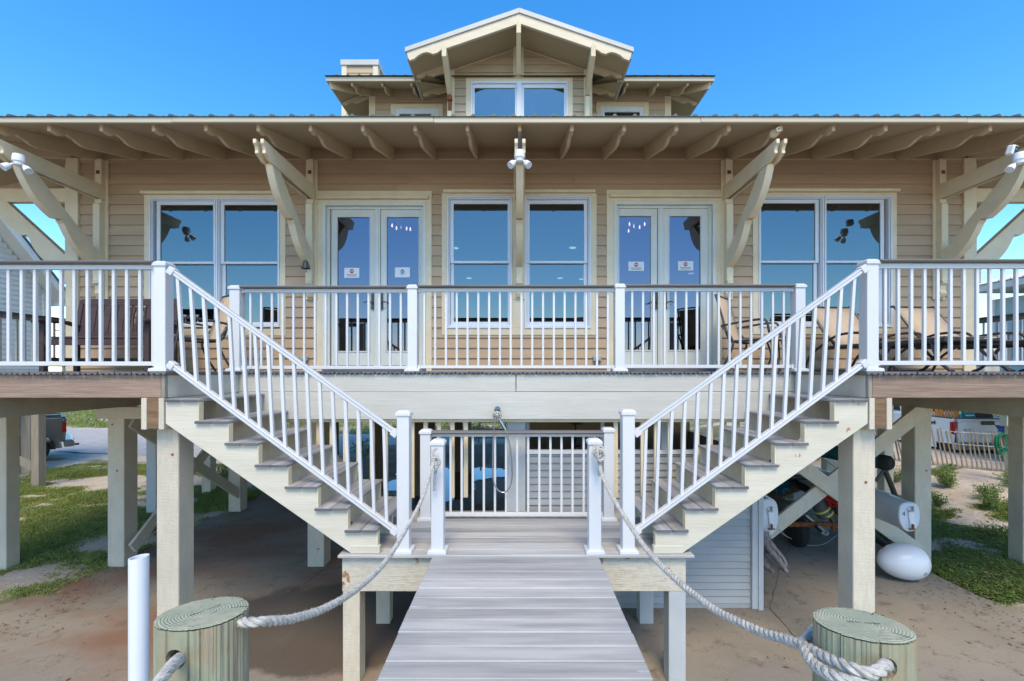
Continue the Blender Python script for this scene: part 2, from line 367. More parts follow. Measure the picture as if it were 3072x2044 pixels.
dh_unit(wc, ux(1342), ux(1536), uz(986), uz(592), ux(1361), ux(1523), uz(612), uz(788), uz(965))
dh_unit(wc, ux(1574), ux(1771), uz(986), uz(592), ux(1589), ux(1752), uz(612), uz(788), uz(965))
we = trim_window(2256, 2686, 571, 1004, 2262, 2690, 2273, 2671)
dh_unit(we, ux(2273), ux(2467), uz(983), uz(590), ux(2284), ux(2446), uz(610), uz(787), uz(964))
dh_unit(we, ux(2469), ux(2671), uz(983), uz(590), ux(2480), ux(2642), uz(610), uz(787), uz(964))
# sheer curtains inside the end windows
CURT = surf('sheer_curtain', (.75, .77, .76), bump=.02, rough=.9)
for (ua, ub) in ((470, 512), (600, 640), (672, 690), (800, 838), (2600, 2650), (2475, 2500)):
    n = 22; m = MB(); vs = []; fs = []
    for i in range(n+1):
        x = ux(ua)+(ux(ub)-ux(ua))*i/n; y = YW+.22+.025*sin(i*1.9)
        vs += [(x, y, DECK+.03), (x, y, H+2.9)]
    for i in range(n): fs.append((2*i, 2*i+2, 2*i+3, 2*i+1))
    m.add(vs, fs); m.build('curtain', CURT, house, smooth=True)

# ---- french doors
def french(u0, u1, vt, cap, fo, slabs, glass, vgt, vgb, vsb, shadeL, signs, hand):
    # u0,u1 trim; cap=(ua,ub,va,vb); fo=(frame outer l, r); slabs=((l,r),(l,r)); glass likewise
    t = MB(); zt = uz(vt); hb = uz(vt+35)
    t.box(ux(u0), ux(u1), YW-.032, YW+.025, hb, zt)
    t.box(ux(u0), ux(fo[0]), YW-.032, YW+.025, DECK, hb); t.box(ux(fo[1]), ux(u1), YW-.032, YW+.025, DECK, hb)
    d = t.build('french_door', TRIM, house, bev=.003)
    c = MB(); c.box(ux(cap[0]), ux(cap[1]), YW-.085, YW-.032, uz(cap[3]), uz(cap[2])); c.build('head_cap', TRIM, d, bev=.004)
    f = MB(); a, b = ux(fo[0]), ux(fo[1]); z1 = hb
    ring(f, a, b, DECK+.03, z1, .04, .04, .0001, .045, YW-.04, YW+.02)
    ring(f, a+.03, b-.03, DECK+.03, z1-.035, .05, .05, .0001, .045, YW+.02, YW+.12); f.build('door_frame', DOORP, d, bev=.004)
    th = MB(); th.box(a, b, YW-.06, YW+.12, DECK+.001, DECK+.05); th.build('threshold', CMPE, d)
    zs = z1-.08; zb = uz(vsb)
    for i in (0, 1):
        sl_, gl = slabs[i], glass[i]
        s = MB(); ring(s, ux(sl_[0]), ux(sl_[1]), DECK+.052, zs, ux(gl[0])-ux(sl_[0]), ux(sl_[1])-ux(gl[1]), uz(vgb)-DECK-.052, zs-uz(vgt), YW+.045, YW+.09)
        ring(s, ux(gl[0])-.018, ux(gl[1])+.018, uz(vgb)-.018, uz(vgt)+.018, .018, .018, .018, .018, YW+.036, YW+.045)
        so_ = s.build('door', DOORP, d, bev=.003)
        s = MB(); s.box(ux(sl_[0])+.02, ux(sl_[1])-.02, YW+.034, YW+.0449, DECK+.07, DECK+.09); s.build('sweep', TXTM, d)
        g = MB(); g.box(ux(gl[0])-.002, ux(gl[1])+.002, YW+.06, YW+.064, uz(vgb), uz(vgt)); g.build('pane', GLD, d)
    m = MB(); um = (slabs[0][1]+slabs[1][0])/2; m.box(ux(um)-.043, ux(um)+.043, YW+.022, YW+.0445, DECK+.052, zs-.001)
    m.box(ux(um)-.02, ux(um)+.02, YW+.012, YW+.022, DECK+.052, zs-.002); m.build('astragal', DOORP, d, bev=.004)
    for hu, dr in hand:
        h = MB(); h.box(ux(hu)-.022, ux(hu)+.022, YW+.018, YW+.03, uz(928), uz(876))
        h.tube([(ux(hu), YW+.02, uz(908)), (ux(hu), YW-.03, uz(908)), (ux(hu)+dr*.05, YW-.035, uz(906)), (ux(hu)+dr*.12, YW-.03, uz(909))], [.014, .012, .010, .007], 8)
        h.build('door_handle', DBR, d, bev=.003)
    return d
db = french(951, 1296, 575, (955, 1287, 592, 602), (971, 1279), ((990, 1121), (1139, 1269)), ((1009, 1106), (1158, 1254)), 649, 1053, 1095, 0, 0, ((1117, -1), (1143, 1)))
df = french(1819, 2163, 572, (1827, 2161, 588, 597), (1841, 2144), ((1847, 1975), (1994, 2132)), ((1860, 1955), (2011, 2105)), 646, 1050, 1093, 0, 0, ((1969, -1), (1998, 1)))

# ---- soffit, fascia, lower roof (hip)
ZW = ZE + SL*(YW-YE)
m = MB()
m.add([(XEL, YE+.02, ZE), (XER, YE+.02, ZE), (XWR+.0, YW+.03, ZW), (XWL, YW+.03, ZW), (XEL, YE+.02, ZE+.02), (XER, YE+.02, ZE+.02), (XWR, YW+.03, ZW+.02), (XWL, YW+.03, ZW+.02)],
      [(0, 1, 2, 3), (7, 6, 5, 4), (0, 4, 5, 1), (2, 6, 7, 3)])
YB = 17.9
for (xe, xw) in ((XEL, XWL), (XER, XWR)):
    m.add([(xe, YE+.02, ZE), (xw, YW+.03, ZW), (xw, 16.5, ZW), (xe, YB, ZE)], [(0, 1, 2, 3)])
    m.add([(xe, YE+.02, ZE+.02), (xw, YW+.03, ZW+.02), (xw, 16.5, ZW+.02), (xe, YB, ZE+.02)], [(0, 1, 2, 3)])
m.build('soffit', SOF, house, fix=False)
m = MB(); xs = [XEL, X(521, YE), X(1302, YE), X(2099, YE), X(2895, YE), XER]
for i in range(5):
    m2 = MB(); dz = .002*(i % 2)
    m2.box(xs[i]+.0015, xs[i+1]-.0015, YE-.03-dz, YE+.02, ZE-.003+dz, ZE+.053); m2.box(xs[i]+.0015, xs[i+1]-.0015, YE-.035-dz, YE-.02, ZE-.012+dz, ZE-.0035)
    m2.build('eave_fascia', FASE, house, bev=.003)
for xe in (XEL, XER):
    m2 = MB(); m2.box(xe-.03, xe+.02, YE+.025, YB, ZE-.005, ZE+.05); m2.build('eave_fascia', FASE, house, bev=.003)
# roof slope with ribs
m = MB(); t = .03; z0 = ZE+.052; YT = 10.1; zt = z0+SL*(YT-YE)
yr0 = YE-.045
m.add([(XEL-.04, yr0, z0), (XER+.04, yr0, z0), (XER-4.6, YT, zt), (XEL+4.6, YT, zt), (XEL-.04, yr0, z0+.006), (XER+.04, yr0, z0+.006), (XER-4.6, YT, zt+.006), (XEL+4.6, YT, zt+.006)],
      [(0, 1, 2, 3), (4, 5, 6, 7), (0, 4, 5, 1), (2, 6, 7, 3)])
for (xe, s) in ((XEL-.04, 1), (XER+.04, -1)):
    m.add([(xe, yr0, z0+.006), (xe+s*4.6, YT, zt+.006), (xe+s*4.6, 13, zt+.006), (xe, YB+.04, z0+.006)], [(0, 1, 2, 3)])
m.add([(XEL-.04, YB+.04, z0+.006), (XER+.04, YB+.04, z0+.006), (XER-4.6, 13, zt+.006), (XEL+4.6, 13, zt+.006)], [(0, 1, 2, 3)])
rf = m.build('roof', ROOFM, house, fix=False)
m = MB()
n0 = int((XER-XEL)/.2335)
for k in range(n0+1):
    xr = X(38, YE)+(k-6)*.2335
    if xr < XEL or xr > XER: continue
    ye = min(YT, YE+min(xr-XEL, XER-xr)*1.02+.02)
    if ye < YE+.2: continue
    r = [(-.030, 0), (-.014, .024), (0, .028), (.014, .024), (.030, 0)]
    za, zb = z0+.004, z0+.004+SL*(ye-YE)
    m.add([(xr+a, yr0-.002, za+b) for a, b in r]+[(xr+a, ye, zb+b) for a, b in r], [(0, 1, 2, 3, 4), (9, 8, 7, 6, 5)]+[(i, i+1, i+6, i+5) for i in range(4)])
    if True:   # shallow pan rib between
        for q in (.078, .156):
            m.add([(xr+q-.012, yr0-.002, za), (xr+q, yr0-.002, za+.006), (xr+q+.012, yr0-.002, za), (xr+q-.012, ye, zb), (xr+q, ye, zb+.006), (xr+q+.012, ye, zb)], [(0, 1, 2), (0, 1, 4, 3), (1, 2, 5, 4)])
rb = m.build('roof_ribs', ROOFM, rf); rb['kind'] = 'stuff'

# ---- rafters of the lower eave
def rafter_profile(L_, d0, d1, slope, flip=False):
    # returns (out, dz) measured from soffit at the wall: out = distance from wall towards the eave
    pts = [(0, 0), (L_, -slope*L_)]
    def soff(o): return -slope*o
    nose = [(L_, soff(L_)-d0), (L_-.10, soff(L_-.10)-d0-.035), (L_-.16, soff(L_-.16)-d0-.02), (L_-.19, soff(L_-.19)-d0+.005)]
    cur = [(L_-.24, soff(L_-.24)-.095), (L_-.29, soff(L_-.29)-.115), (L_-.34, soff(L_-.34)-.15), (L_-.40, soff(L_-.40)-d1+.012), (L_-.48, soff(L_-.48)-d1)]
    return pts+nose+cur+[(0, -d1)]
RP = rafter_profile(YW-YE-.06, .075, .19, SL)
first = None
for k in range(-11, 12):
    xc = .035+k*.6165
    if xc < XEL+.2 or xc > XER-.2: continue
    if abs(xc) > 6.6: continue
    if first is None:
        m = MB(); m.prism([(YW-o, ZW+dz-.001) for o, dz in RP], 'x', xc-.021, xc+.021); first = m.build('rafter', RAFT, house, bev=.003); fx = xc
    else: rep(first, (xc-fx, 0, 0))
for (xw, s) in ((XWL, -1), (XWR, 1)):     # side eave rafters
    f2 = None
    LL = abs((XEL if s < 0 else XER)-xw)-.06
    sp = rafter_profile(LL, .075, .19, (ZW-ZE)/(LL+.06))
    for k in range(8):
        yc = 7.2+k*1.0
        if f2 is None:
            m = MB(); m.prism([(xw+s*o, ZW+dz-.001) for o, dz in sp], 'y', yc-.021, yc+.021); f2 = m.build('rafter', RAFT, house); fy = yc
        else: rep(f2, (0, yc-fy, 0))
    m = MB(); m.bar((xw, YW, ZW-.09), ((XEL if s < 0 else XER)-s*.02, YE+.04, ZE-.05), .045, .17); m.build('hip_rafter', RAFT, house)

# ---- brackets (wall plate, doubled arm, carved brace)
def lerp(a, b, t): return a+(b-a)*t
def bracket(xc, yc, dr, span=1.42, hang=True, parent=house):
    zb, ztp = H+2.50, H+2.70
    def pr(mb, pts, a, b):
        if dr == 'front': mb.prism([(yc-o, z) for o, z in pts], 'x', xc+a, xc+b)
        else:
            s = -1 if dr == 'left' else 1
            mb.prism([(xc+s*o, z) for o, z in pts], 'y', yc+a, yc+b)
    m = MB()
    if dr == 'front':
        pr(m, [(.016, H+1.05), (.045, H+1.05), (.045, H+3.09), (.016, H+3.09)], -.085, .085)
        pr(m, [(.045, H+1.30), (.135, H+1.30), (.135, H+2.42), (.105, H+2.44), (.105, H+2.5), (.045, H+2.5)], -.048, .048)
        pr(m, [(.045, H+2.70), (.105, H+2.70), (.105, H+3.085), (.045, H+3.085)], -.048, .048)
        # turned foot
        pr(m, [(.045, H+1.06), (.09, H+1.08), (.12, H+1.13), (.10, H+1.18), (.115, H+1.24), (.15, H+1.27), (.15, H+1.295), (.045, H+1.298)], -.046, .046)
    else:
        pr(m, [(.0, H+1.30), (.06, H+1.30), (.06, H+3.05), (.0, H+3.05)], -.06, .06)
    br = m.build('bracket', TRIM, parent, bev=.003)
    s0 = span
    arm = [(s0, ztp), (s0, ztp-.05), (s0-.03, ztp-.075), (s0-.045, ztp-.11), (s0-.04, ztp-.15), (s0-.085, ztp-.165), (s0-.17, zb), (.035 if dr == 'front' else 0, zb), (.035 if dr == 'front' else 0, ztp)]
    if dr == 'front':
        for a, b in ((-.0635, -.0245), (.0245, .0635)):
            q = MB(); pr(q, arm, a, b); q.build('arm', TRIM, br, bev=.004)
    else:
        q = MB(); pr(q, arm, -.045, .045); q.build('arm', TRIM, br, bev=.004)
    o0, z0_ = s0-.24, zb+.03; o1, z1_ = .14, H+1.50
    A = Vector((o0, z0_)); B = Vector((o1, z1_)); d = (B-A); L_ = d.length; d.normalize(); n = Vector((d.y, -d.x))
    if n.x < 0: n = -n
    up = [A-n*.075-d*.0, B-n*.05]
    up = [Vector((s0-.42, zb)), Vector((o1-.005 if dr == 'front' else .06, lerp(z0_, z1_, .80)))]
    low = []
    N_ = 26
    for i in range(N_+1):
        t = i/N_
        if t < .5: q = t/.5; off = .022+.085*max(0, sin(pi*min(1, q*1.0)))**.9 + .03*q
        else: q = (t-.5)/.5; off = .002+.085*max(0, sin(pi*q))**.9
        low.append(A+d*L_*t+n*off)
        if abs(t-.5) < 1e-6: low.append(A+d*L_*t+n*.022)
    pts = [(up[0].x, up[0].y)]+[(A.x+.0, A.y-.03)]+[(p.x, p.y) for p in low]+[(o1, H+1.30), (.135 if dr == 'front' else .06, H+1.30)]+[(up[1].x, up[1].y)]
    q = MB(); pr(q, pts, -.045, .045); bo = q.build('brace', TRIM, br, bev=.003)
    if dr == 'front':
        # rusty bolt plate and bolt pocket
        q = MB(); q.box(xc-.025+.0, xc+.025, yc-.111, yc-.1055, H+2.86, H+2.91); q.lathe([(0, -.122), (.012, -.122), (.012, -.111), (0, -.111)], (xc, yc, H+2.885), 6, 'y'); q.build('bolt_plate', RUST, br)
        c = B-d*.24; yy = yc-c.x-.085
        q = MB(); q.lathe([(0, -.006), (.028, -.006), (.03, .0), (0, 0)], (xc, yc-c.x-.072, c.y), 12, 'y'); q.build('bolt_pocket', RUST, br)
    return br
for u in (304, 936, 1558, 2182, 2819):
    Yp = YW-.05; xc = X(u, Yp)
    if abs(u-936) < 2: xc = X(934, Yp)
    bracket(xc, YW, 'front')
BRX = [X(u, YW-.05) for u in (304, 934, 1558, 2182, 2819)]
bracket(X(206, YW), YW+.06, 'left', span=1.35); bracket(X(2919, YW), YW+.06, 'right', span=1.35)
bracket(X(206, YW)+.0, YW+3.2, 'left', span=1.35); bracket(X(2919, YW), YW+3.2, 'right', span=1.35)

# outlet covers
for (ua, ub, va, vb) in ((905, 928, 1070, 1084), (1778, 1802, 1068, 1085)):
    m = MB(); m.box(ux(ua), ux(ub), YW-.07, YW-.014, uz(vb), uz(va)); m.box(ux(ua)+.02, ux(ub)-.02, YW-.085, YW-.07, uz(vb)+.012, uz(va)-.012); m.build('outlet_cover', GALV, house, bev=.008)

# ---- upper storey
YG, YR, YS, YSE = 9.35, 8.60, 10.0, 9.30      # gable wall, gable rake, side walls, side eaves
XC = .05
def x9(u): return X(u, YG)
def z9(v): return Z(v, YG)
OPG = [(x9(1412), x9(1706), z9(420), z9(250))]
zpk = H+6.66; gs = .343
def gclip(z):
    hw = (zpk-z)/gs-.02
    if hw < .1: return None
    return (XC-min(hw, 1.42), XC+min(hw, 1.42))
siding(house, XC-1.42, XC+1.42, H+4.05, zpk, .16, YG, OPG, SIDU, gclip)
m = MB(); m.box(XC-1.45, XC-1.40, YG+.03, 13, H+4.0, H+6.12); m.box(XC+1.40, XC+1.45, YG+.03, 13, H+4.0, H+6.12); m.build('dormer_side_wall', SIDU, house)
for u0, u1 in ((1352, 1364), (1753, 1776)):
    m = MB(); m.box(X(u0, YG), X(u1, YG), YG-.03, YG+.04, H+4.0, H+6.2); m.build('corner_board', TRIM, house, bev=.004)
# dormer twin window
t = MB(); ring(t, x9(1398), x9(1718), z9(440), z9(235), x9(1413)-x9(1398), x9(1718)-x9(1703), .05, z9(235)-z9(248), YG-.035, YG+.03); wd = t.build('window', TRIM, house, bev=.003)
for (a, b, ga, gb) in ((1413, 1555, 1424, 1545), (1560, 1703, 1572, 1692)):
    f = MB(); ring(f, x9(a), x9(b), z9(436), z9(248), .035, .035, .05, .04, YG-.05, YG+.06); ring(f, x9(a)+.035, x9(b)-.035, z9(436)+.05, z9(248)-.04, x9(ga)-x9(a)-.035, x9(b)-.035-x9(gb), .05, z9(248)-.04-z9(265), YG-.01, YG+.04)
    f.build('frame', WFR, wd, bev=.003)
    g = MB(); g.box(x9(ga), x9(gb), YG+.01, YG+.014, z9(430), z9(265)); g.build('pane', GLU, wd)
    cu = MB(); n = 12; xa = x9(gb)-.30 if a < 1500 else x9(ga); vs = []
    for i in range(n+1): vs += [(xa+.28*i/n, YG+.25+.02*sin(i*2.1), z9(436)), (xa+.28*i/n, YG+.25+.02*sin(i*2.1), z9(240))]
    cu.add(vs, [(2*i, 2*i+2, 2*i+3, 2*i+1) for i in range(n)]); cu.build('curtain', CURT, house, smooth=True)
m = MB(); m.box(x9(1555), x9(1560), YG-.045, YG+.06, z9(436), z9(248)); m.build('mullion', WFR, wd)
m = MB(); m.box(XC-1.38, XC+1.38, YG+.5, YG+.55, H+4, H+6.1); m.box(XC-1.38, XC+1.38, YG+.1, YG+.5, H+6.0, H+6.05); m.build('room_backing', surf('pale_backing', (.62, .64, .64), bump=.02, rough=.9), house)  # pale backing panels added close behind the dormer panes to brighten the glass
# gable roof: soffit, metal edge, rake boards
hwR = 2.10
for s in (-1, 1):
    def gx(t_): return XC+s*t_
    def gz(t_): return zpk-gs*t_
    m = MB(); m.add([(gx(0), YR, gz(0)), (gx(hwR), YR, gz(hwR)), (gx(hwR), 13, gz(hwR)), (gx(0), 13, gz(0)), (gx(0), YR, gz(0)+.02), (gx(hwR), YR, gz(hwR)+.02), (gx(hwR), 13, gz(hwR)+.02), (gx(0), 13, gz(0)+.02)],
                   [(0, 1, 2, 3), (4, 5, 6, 7), (1, 5, 6, 2)]); m.build('soffit', SOF, house, fix=False)
    m = MB(); m.prism([(gx(0), gz(0)+.075), (gx(hwR+.05), gz(hwR+.05)+.075), (gx(hwR+.05), gz(hwR+.05)+.16), (gx(0), gz(0)+.165)], 'y', YR-.06, YR+.0)
    m.prism([(gx(0), gz(0)+.14), (gx(hwR+.05), gz(hwR+.05)+.14), (gx(hwR+.05), gz(hwR+.05)+.158), (gx(0), gz(0)+.158)], 'y', YR, 13); m.build('roof_edge', EDGEM, house, bev=.003)
    # rake board with carved tail
    lowp = [(0, -.11), (hwR-.62, -.11), (hwR-.55, -.135), (hwR-.47, -.13), (hwR-.42, -.09), (hwR-.36, -.055), (hwR-.28, -.045), (hwR-.2, -.06), (hwR-.12, -.10), (hwR-.03, -.10), (hwR+.0, -.02)]
    pts = [(gx(0), gz(0)+.074), (gx(hwR+.02), gz(hwR+.02)+.074)]+[(gx(t_), gz(t_)+dz) for t_, dz in lowp[::-1]]
    m = MB(); m.prism(pts, 'y', YR-.035, YR+.02); m.build('rake_board', RAKE, house, bev=.003)
    m = MB(); m.box(min(gx(hwR), gx(hwR+.03)), max(gx(hwR), gx(hwR+.03)), YR+.025, 12, gz(hwR)-.02, gz(hwR)+.07); m.build('eave_fascia', EDGEM, house)
    # frieze line on wall
    m = MB(); m.prism([(gx(0), gz(0)-.015), (gx(1.42), gz(1.42)-.015), (gx(1.42), gz(1.42)-.045), (gx(0), gz(0)-.045)], 'y', YG-.035, YG+.01); m.build('frieze_strip', RAFT, house)
    # tail rafters under the dormer side eaves
    for yy in (9.15, 9.75, 10.35):
        rp = rafter_profile(hwR-1.45-.04, .06, .15, gs); m = MB(); m.prism([(gx(1.45+o), gz(1.45)+dz) for o, dz in rp], 'y', yy-.02, yy+.02); m.build('rafter', RAFT, house)
# gable struts
def strut(u, vt_, vb_, wd_=.085, post=True):
    xt = X(u, YR); zt_ = Z(vt_, YR); zb_ = Z(vb_, YG)
    m = MB(); m.box(xt-.11 if abs(xt) < .3 else xt-.06, xt+.11 if abs(xt) < .3 else xt+.06, YG-.05, YG-.012, (zb_-.02) if abs(xt) < .3 else H+4.1, zpk-gs*abs(xt-XC)-.02)
    b = m.build('bracket', TRIM, house, bev=.003)
    m = MB(); m.add([(xt-wd_/2, YR-.09, zt_-.06), (xt, YR-.10, zt_), (xt+wd_/2, YR-.09, zt_-.06), (xt+wd_/2, YR-.08, zt_-.25), (xt-wd_/2, YR-.08, zt_-.25),
                     (xt-wd_/2, YR+.06, zt_-.06), (xt, YR+.05, zt_), (xt+wd_/2, YR+.06, zt_-.06), (xt+wd_/2, YG-.05, zb_), (xt-wd_/2, YG-.05, zb_), (xt+wd_/2, YG-.17, zb_), (xt-wd_/2, YG-.17, zb_), (xt+wd_/2, YG-.05, zb_+.3), (xt-wd_/2, YG-.05, zb_+.3)],
                    [(0, 1, 2, 3, 4), (4, 3, 10, 11), (11, 10, 8, 9), (9, 8, 12, 13), (13, 12, 7, 6, 5), (0, 5, 6, 1), (1, 6, 7, 2), (2, 7, 12, 8, 10, 3), (0, 4, 11, 9, 13, 5)])
    m.build('strut', TRIM, b, bev=.003)
    return xt, zb_
strut(1556, 68, 237)
for (u, rusty) in ((1334, 1), (1778, 0)):
    xt, zb_ = strut(u, 138, 298)
    m = MB(); m.box(xt-.05, xt+.05, YG-.15, YG-.045, zb_-.09, zb_-.002) if rusty else None
    if rusty: m.box(xt-.035, xt+.035, YG-.11, YG-.045, zb_-.30, zb_-.091); m.build('hanger', RUST, house, bev=.01)
    m = MB(); m.box(xt-.045, xt+.045, YG-.13, YG-.046, H+4.1, zb_-.31 if rusty else zb_-.01); m.build('post', TRIM, house, bev=.003)
# side wings
OS = []
def xs_(u): return X(u, YS)
def zs_(v): return Z(v, YS)
OPS = [(xs_(1186), xs_(1318), zs_(440), zs_(325)), (xs_(1800), xs_(1934), zs_(440), zs_(320))]
XL2, XR2 = -3.22, 3.37
siding(house, XL2, XC-1.44, H+4.3, H+6.22, .16, YS, OPS, SIDU); siding(house, XC+1.44, XR2, H+4.3, H+6.22, .16, YS, OPS, SIDU)
m = MB(); m.box(XL2-.02, XL2+.04, YS+.03, 13.5, H+4, H+6.2); m.box(XR2-.04, XR2+.02, YS+.03, 13.5, H+4, H+6.2); m.build('upper_side_wall', SIDU, house)
for u0, u1 in ((1108, 1127), (1993, 2012)):
    m = MB(); m.box(xs_(u0), xs_(u1), YS-.03, YS+.05, H+4.2, H+6.03); m.build('corner_board', TRIM, house, bev=.004)
for (a, b, vt) in ((1173, 1329, 315), (1788, 1945, 309)):
    t = MB(); ring(t, xs_(a), xs_(b), zs_(440), zs_(vt), .10, .10, .06, .085, YS-.035, YS+.03); ws = t.build('window', TRIM, house, bev=.003)
    f = MB(); ring(f, xs_(a)+.10, xs_(b)-.10, zs_(440)+.06, zs_(vt)-.085, .09, .09, .06, .12, YS-.02, YS+.05); f.build('frame', WFR, ws, bev=.003)
    g = MB(); g.box(xs_(a)+.18, xs_(b)-.18, YS+.02, YS+.024, zs_(435), zs_(vt)-.2); g.build('pane', GLW, ws)
    m = MB(); m.box(xs_(a), xs_(b), YS+.5, YS+.55, H+4.2, H+6); m.build('room_backing', IN, house)
zse = H+5.915; zsw = H+6.20; ssl = (zsw-zse)/(YS-YSE)
for s, xw, xe in ((-1, XL2, -3.86), (1, XR2, 4.0)):
    xin = XC+s*2.0
    m = MB(); m.add([(xe, YSE, zse), (xin, YSE, zse), (xin, YS+.03, zsw), (xw, YS+.03, zsw)], [(0, 1, 2, 3)])
    m.add([(xin, YSE, zse), (XC+s*1.45, YSE+.3, zse+.1), (XC+s*1.45, YS+.03, zsw), (xin, YS+.03, zsw)], [(0, 1, 2, 3)])
    m.add([(xe, YSE, zse), (xw, YS+.03, zsw), (xw, 13.2, zsw), (xe, 13.9, zse)], [(0, 1, 2, 3)])
    m.build('soffit', SOF, house, fix=False)
    a, b = min(xe, xin), max(xe, xin)
    m = MB(); m.box(a, b, YSE-.03, YSE+.02, zse, zse+.085); m.build('eave_fascia', FASE, house, bev=.003)
    m = MB(); m.box(min(xe, xe+s*.03), max(xe, xe+s*.03), YSE-.03, 13.9, zse-.0, zse+.085); m.build('eave_fascia', EDGEM, house, bev=.003)
    m = MB(); zr = zse+.09
    m.add([(xe-s*-.04, YSE-.07, zr), (XC, YSE-.07, zr), (XC, 11.6, zr+.75), (xe-s*2.3, 11.6, zr+.75), (xe+s*.04, 14, zr)], [(0, 1, 2, 3), (0, 3, 4)]); rr = m.build('roof', ROOFM, house, fix=False)
    m = MB(); k = 0
    while k < 9:
        xr = xe-s*(.2+.2335*k); k += 1
        if abs(xr-XC) < 2.0: break
        yl = YSE+abs(xr-xe)
        m.add([(xr-.03, YSE-.072, zr), (xr-.014, YSE-.072, zr+.026), (xr+.014, YSE-.072, zr+.026), (xr+.03, YSE-.072, zr), (xr-.03, yl, zr+(yl-YSE)*.32), (xr-.014, yl, zr+.026+(yl-YSE)*.32), (xr+.014, yl, zr+.026+(yl-YSE)*.32), (xr+.03, yl, zr+(yl-YSE)*.32)], [(0, 1, 2, 3), (0, 1, 5, 4), (1, 2, 6, 5), (2, 3, 7, 6)])
    q = m.build('roof_ribs', ROOFM, rr); q['kind'] = 'stuff'
    rp = rafter_profile(YS-YSE-.05, .06, .17, ssl)
    rp = [(0, 0), (.65, -ssl*.65), (.65, -ssl*.65-.06), (.60, -ssl*.6-.085), (.55, -ssl*.55-.085), (.52, -ssl*.52-.06), (.46, -ssl*.46-.075), (.40, -ssl*.4-.13), (.34, -ssl*.34-.165), (0, -.175)]
    for k in range(3):
        uu = (1053, 1144, 1232)[k] if s < 0 else (1884, 1976, 2066)[k]
        xr = X(uu, YSE); m = MB(); m.prism([(YS-o, zsw+dz) for o, dz in rp], 'x', xr-.022, xr+.022); m.build('rafter', RAFT, house, bev=.003)
    for yy in (YS+.02, 11.0, 12.0):
        LL = abs(xe-xw)-.04; r2 = [(0, 0), (LL, -(zsw-zse)), (LL, -(zsw-zse)-.06), (LL-.08, -(zsw-zse)*.88-.10), (LL-.15, -(zsw-zse)*.76-.07), (LL-.22, -(zsw-zse)*.64-.10), (LL-.3, -(zsw-zse)*.5-.165), (0, -.175)]
        m = MB(); m.prism([(xw+s*o, zsw+dz) for o, dz in r2], 'y', yy-.02, yy+.02); m.build('rafter', RAFT, house)
    m = MB(); m.bar((xw, YS, zsw-.09), (xe-s*.03, YSE+.03, zse-.05), .045, .15); m.build('hip_rafter', RAFT, house)
# chimney chase
YC = 11.0
cx0, cx1 = X(1025, YC), X(1134, YC); zc = Z(181, YC)
m = MB(); m.box(cx0+.03, cx1-.03, YC+.03, YC+.6, H+3.5, zc-.02); ch = m.build('chimney', SIDU, house)
k = 0; z = zc-.14
while z > H+4.2:
    m = MB(); m.prism([(YC+.008, z-.16), (YC+.02, z), (YC+.03, z), (YC+.03, z-.16)], 'x', cx0+.12, cx1-.12); m.build('siding_board', SIDU, ch)
    m = MB(); m.prism([(cx1-.008, z-.16), (cx1-.02, z), (cx1-.03, z), (cx1-.03, z-.16)], 'y', YC+.12, YC+.5); m.build('siding_board', SIDU, ch); z -= .16
m = MB()
for a in (cx0, cx1-.12): m.box(a, a+.12, YC-.005, YC+.03, H+3.5, zc-.13)
m.box(cx1-.03, cx1+.005, YC+.03, YC+.14, H+3.5, zc-.13); m.build('corner_board', RAKE, ch)
m = MB(); m.box(cx0-.02, cx1+.025, YC-.03, YC+.66, zc-.13, zc); m.build('chimney_cap', EDGEM, ch, bev=.004)
# ---------------------------------------------------------------- deck
XD = 3.085; YN, YI = 3.99, 5.05
deck = thing('deck', 'raised wraparound deck of grey composite boards on cream and brown beams round the house front', 'deck', (0, YI, DECK-.3))
prof = [(-.07, 0), (.07, 0), (.07, -.012), (.062, -.026), (.045, -.026), (.035, -.016), (.02, -.016), (.012, -.026), (-.012, -.026), (-.02, -.016), (-.035, -.016), (-.045, -.026), (-.062, -.026), (-.07, -.012)]
bp = {}
def board(xc, y0, y1):
    key = (round(y0, 2), round(y1, 2))
    dy = random.uniform(-.004, .004)
    if key not in bp:
        m = MB(); m.prism([(xc+a, DECK+b) for a, b in prof], 'y', y0, y1); bp[key] = (m.build('deck_board', CMPE, deck), xc)
    else:
        o, x0 = bp[key]; rep(o, (xc-x0, dy, 0))
k = 0; x = -8.1+.075
while x < 8.25:
    y0 = YI-.03 if abs(x) < XD else YN-.035
    y1 = YW-.02 if XWL-.05 < x < XWR+.05 else 10.4
    board(x, y0, y1); x += .1485
# fascias
def part(name, mat, par, bx, bev=.004):
    m = MB(); m.box(*bx); return m.build(name, mat, par, bev=bev)
zt = DECK-.03
part('rim_board', BRN, deck, (-8.1, -XD-.035, YN, YN+.04, zt-.20, zt)); part('rim_board', BRN, deck, (XD+.035, 8.3, YN, YN+.04, zt-.20, zt))
part('rim_end', GWD, deck, (-XD-.034, -XD, YN, YN+.04, zt-.20, zt)); part('rim_end', GWD, deck, (XD, XD+.034, YN, YN+.04, zt-.20, zt))
for s in (-1, 1):
    a, b = sorted((s*(XD), s*(XD+.04)))
    part('return_board', FASL, deck, (a, b, YN+.041, YI+.04, zt-.20, zt))
    part('return_board', FASL, deck, (a, b, YN+.06, YI+.04, zt-.42, zt-.203))
za, zb, zc = Z(1127, YI), Z(1176, YI), Z(1258, YI)
part('fascia_board', FASW, deck, (-XD+.001, X(1547, YI), YI, YI+.04, zb, zt)); part('fascia_board', FASW, deck, (X(1549, YI), XD-.001, YI, YI+.04, zb+.002, zt))
part('girder', FASW, deck, (-XD+.001, XD-.001, YI-.012, YI+.10, zc, zb-.003))
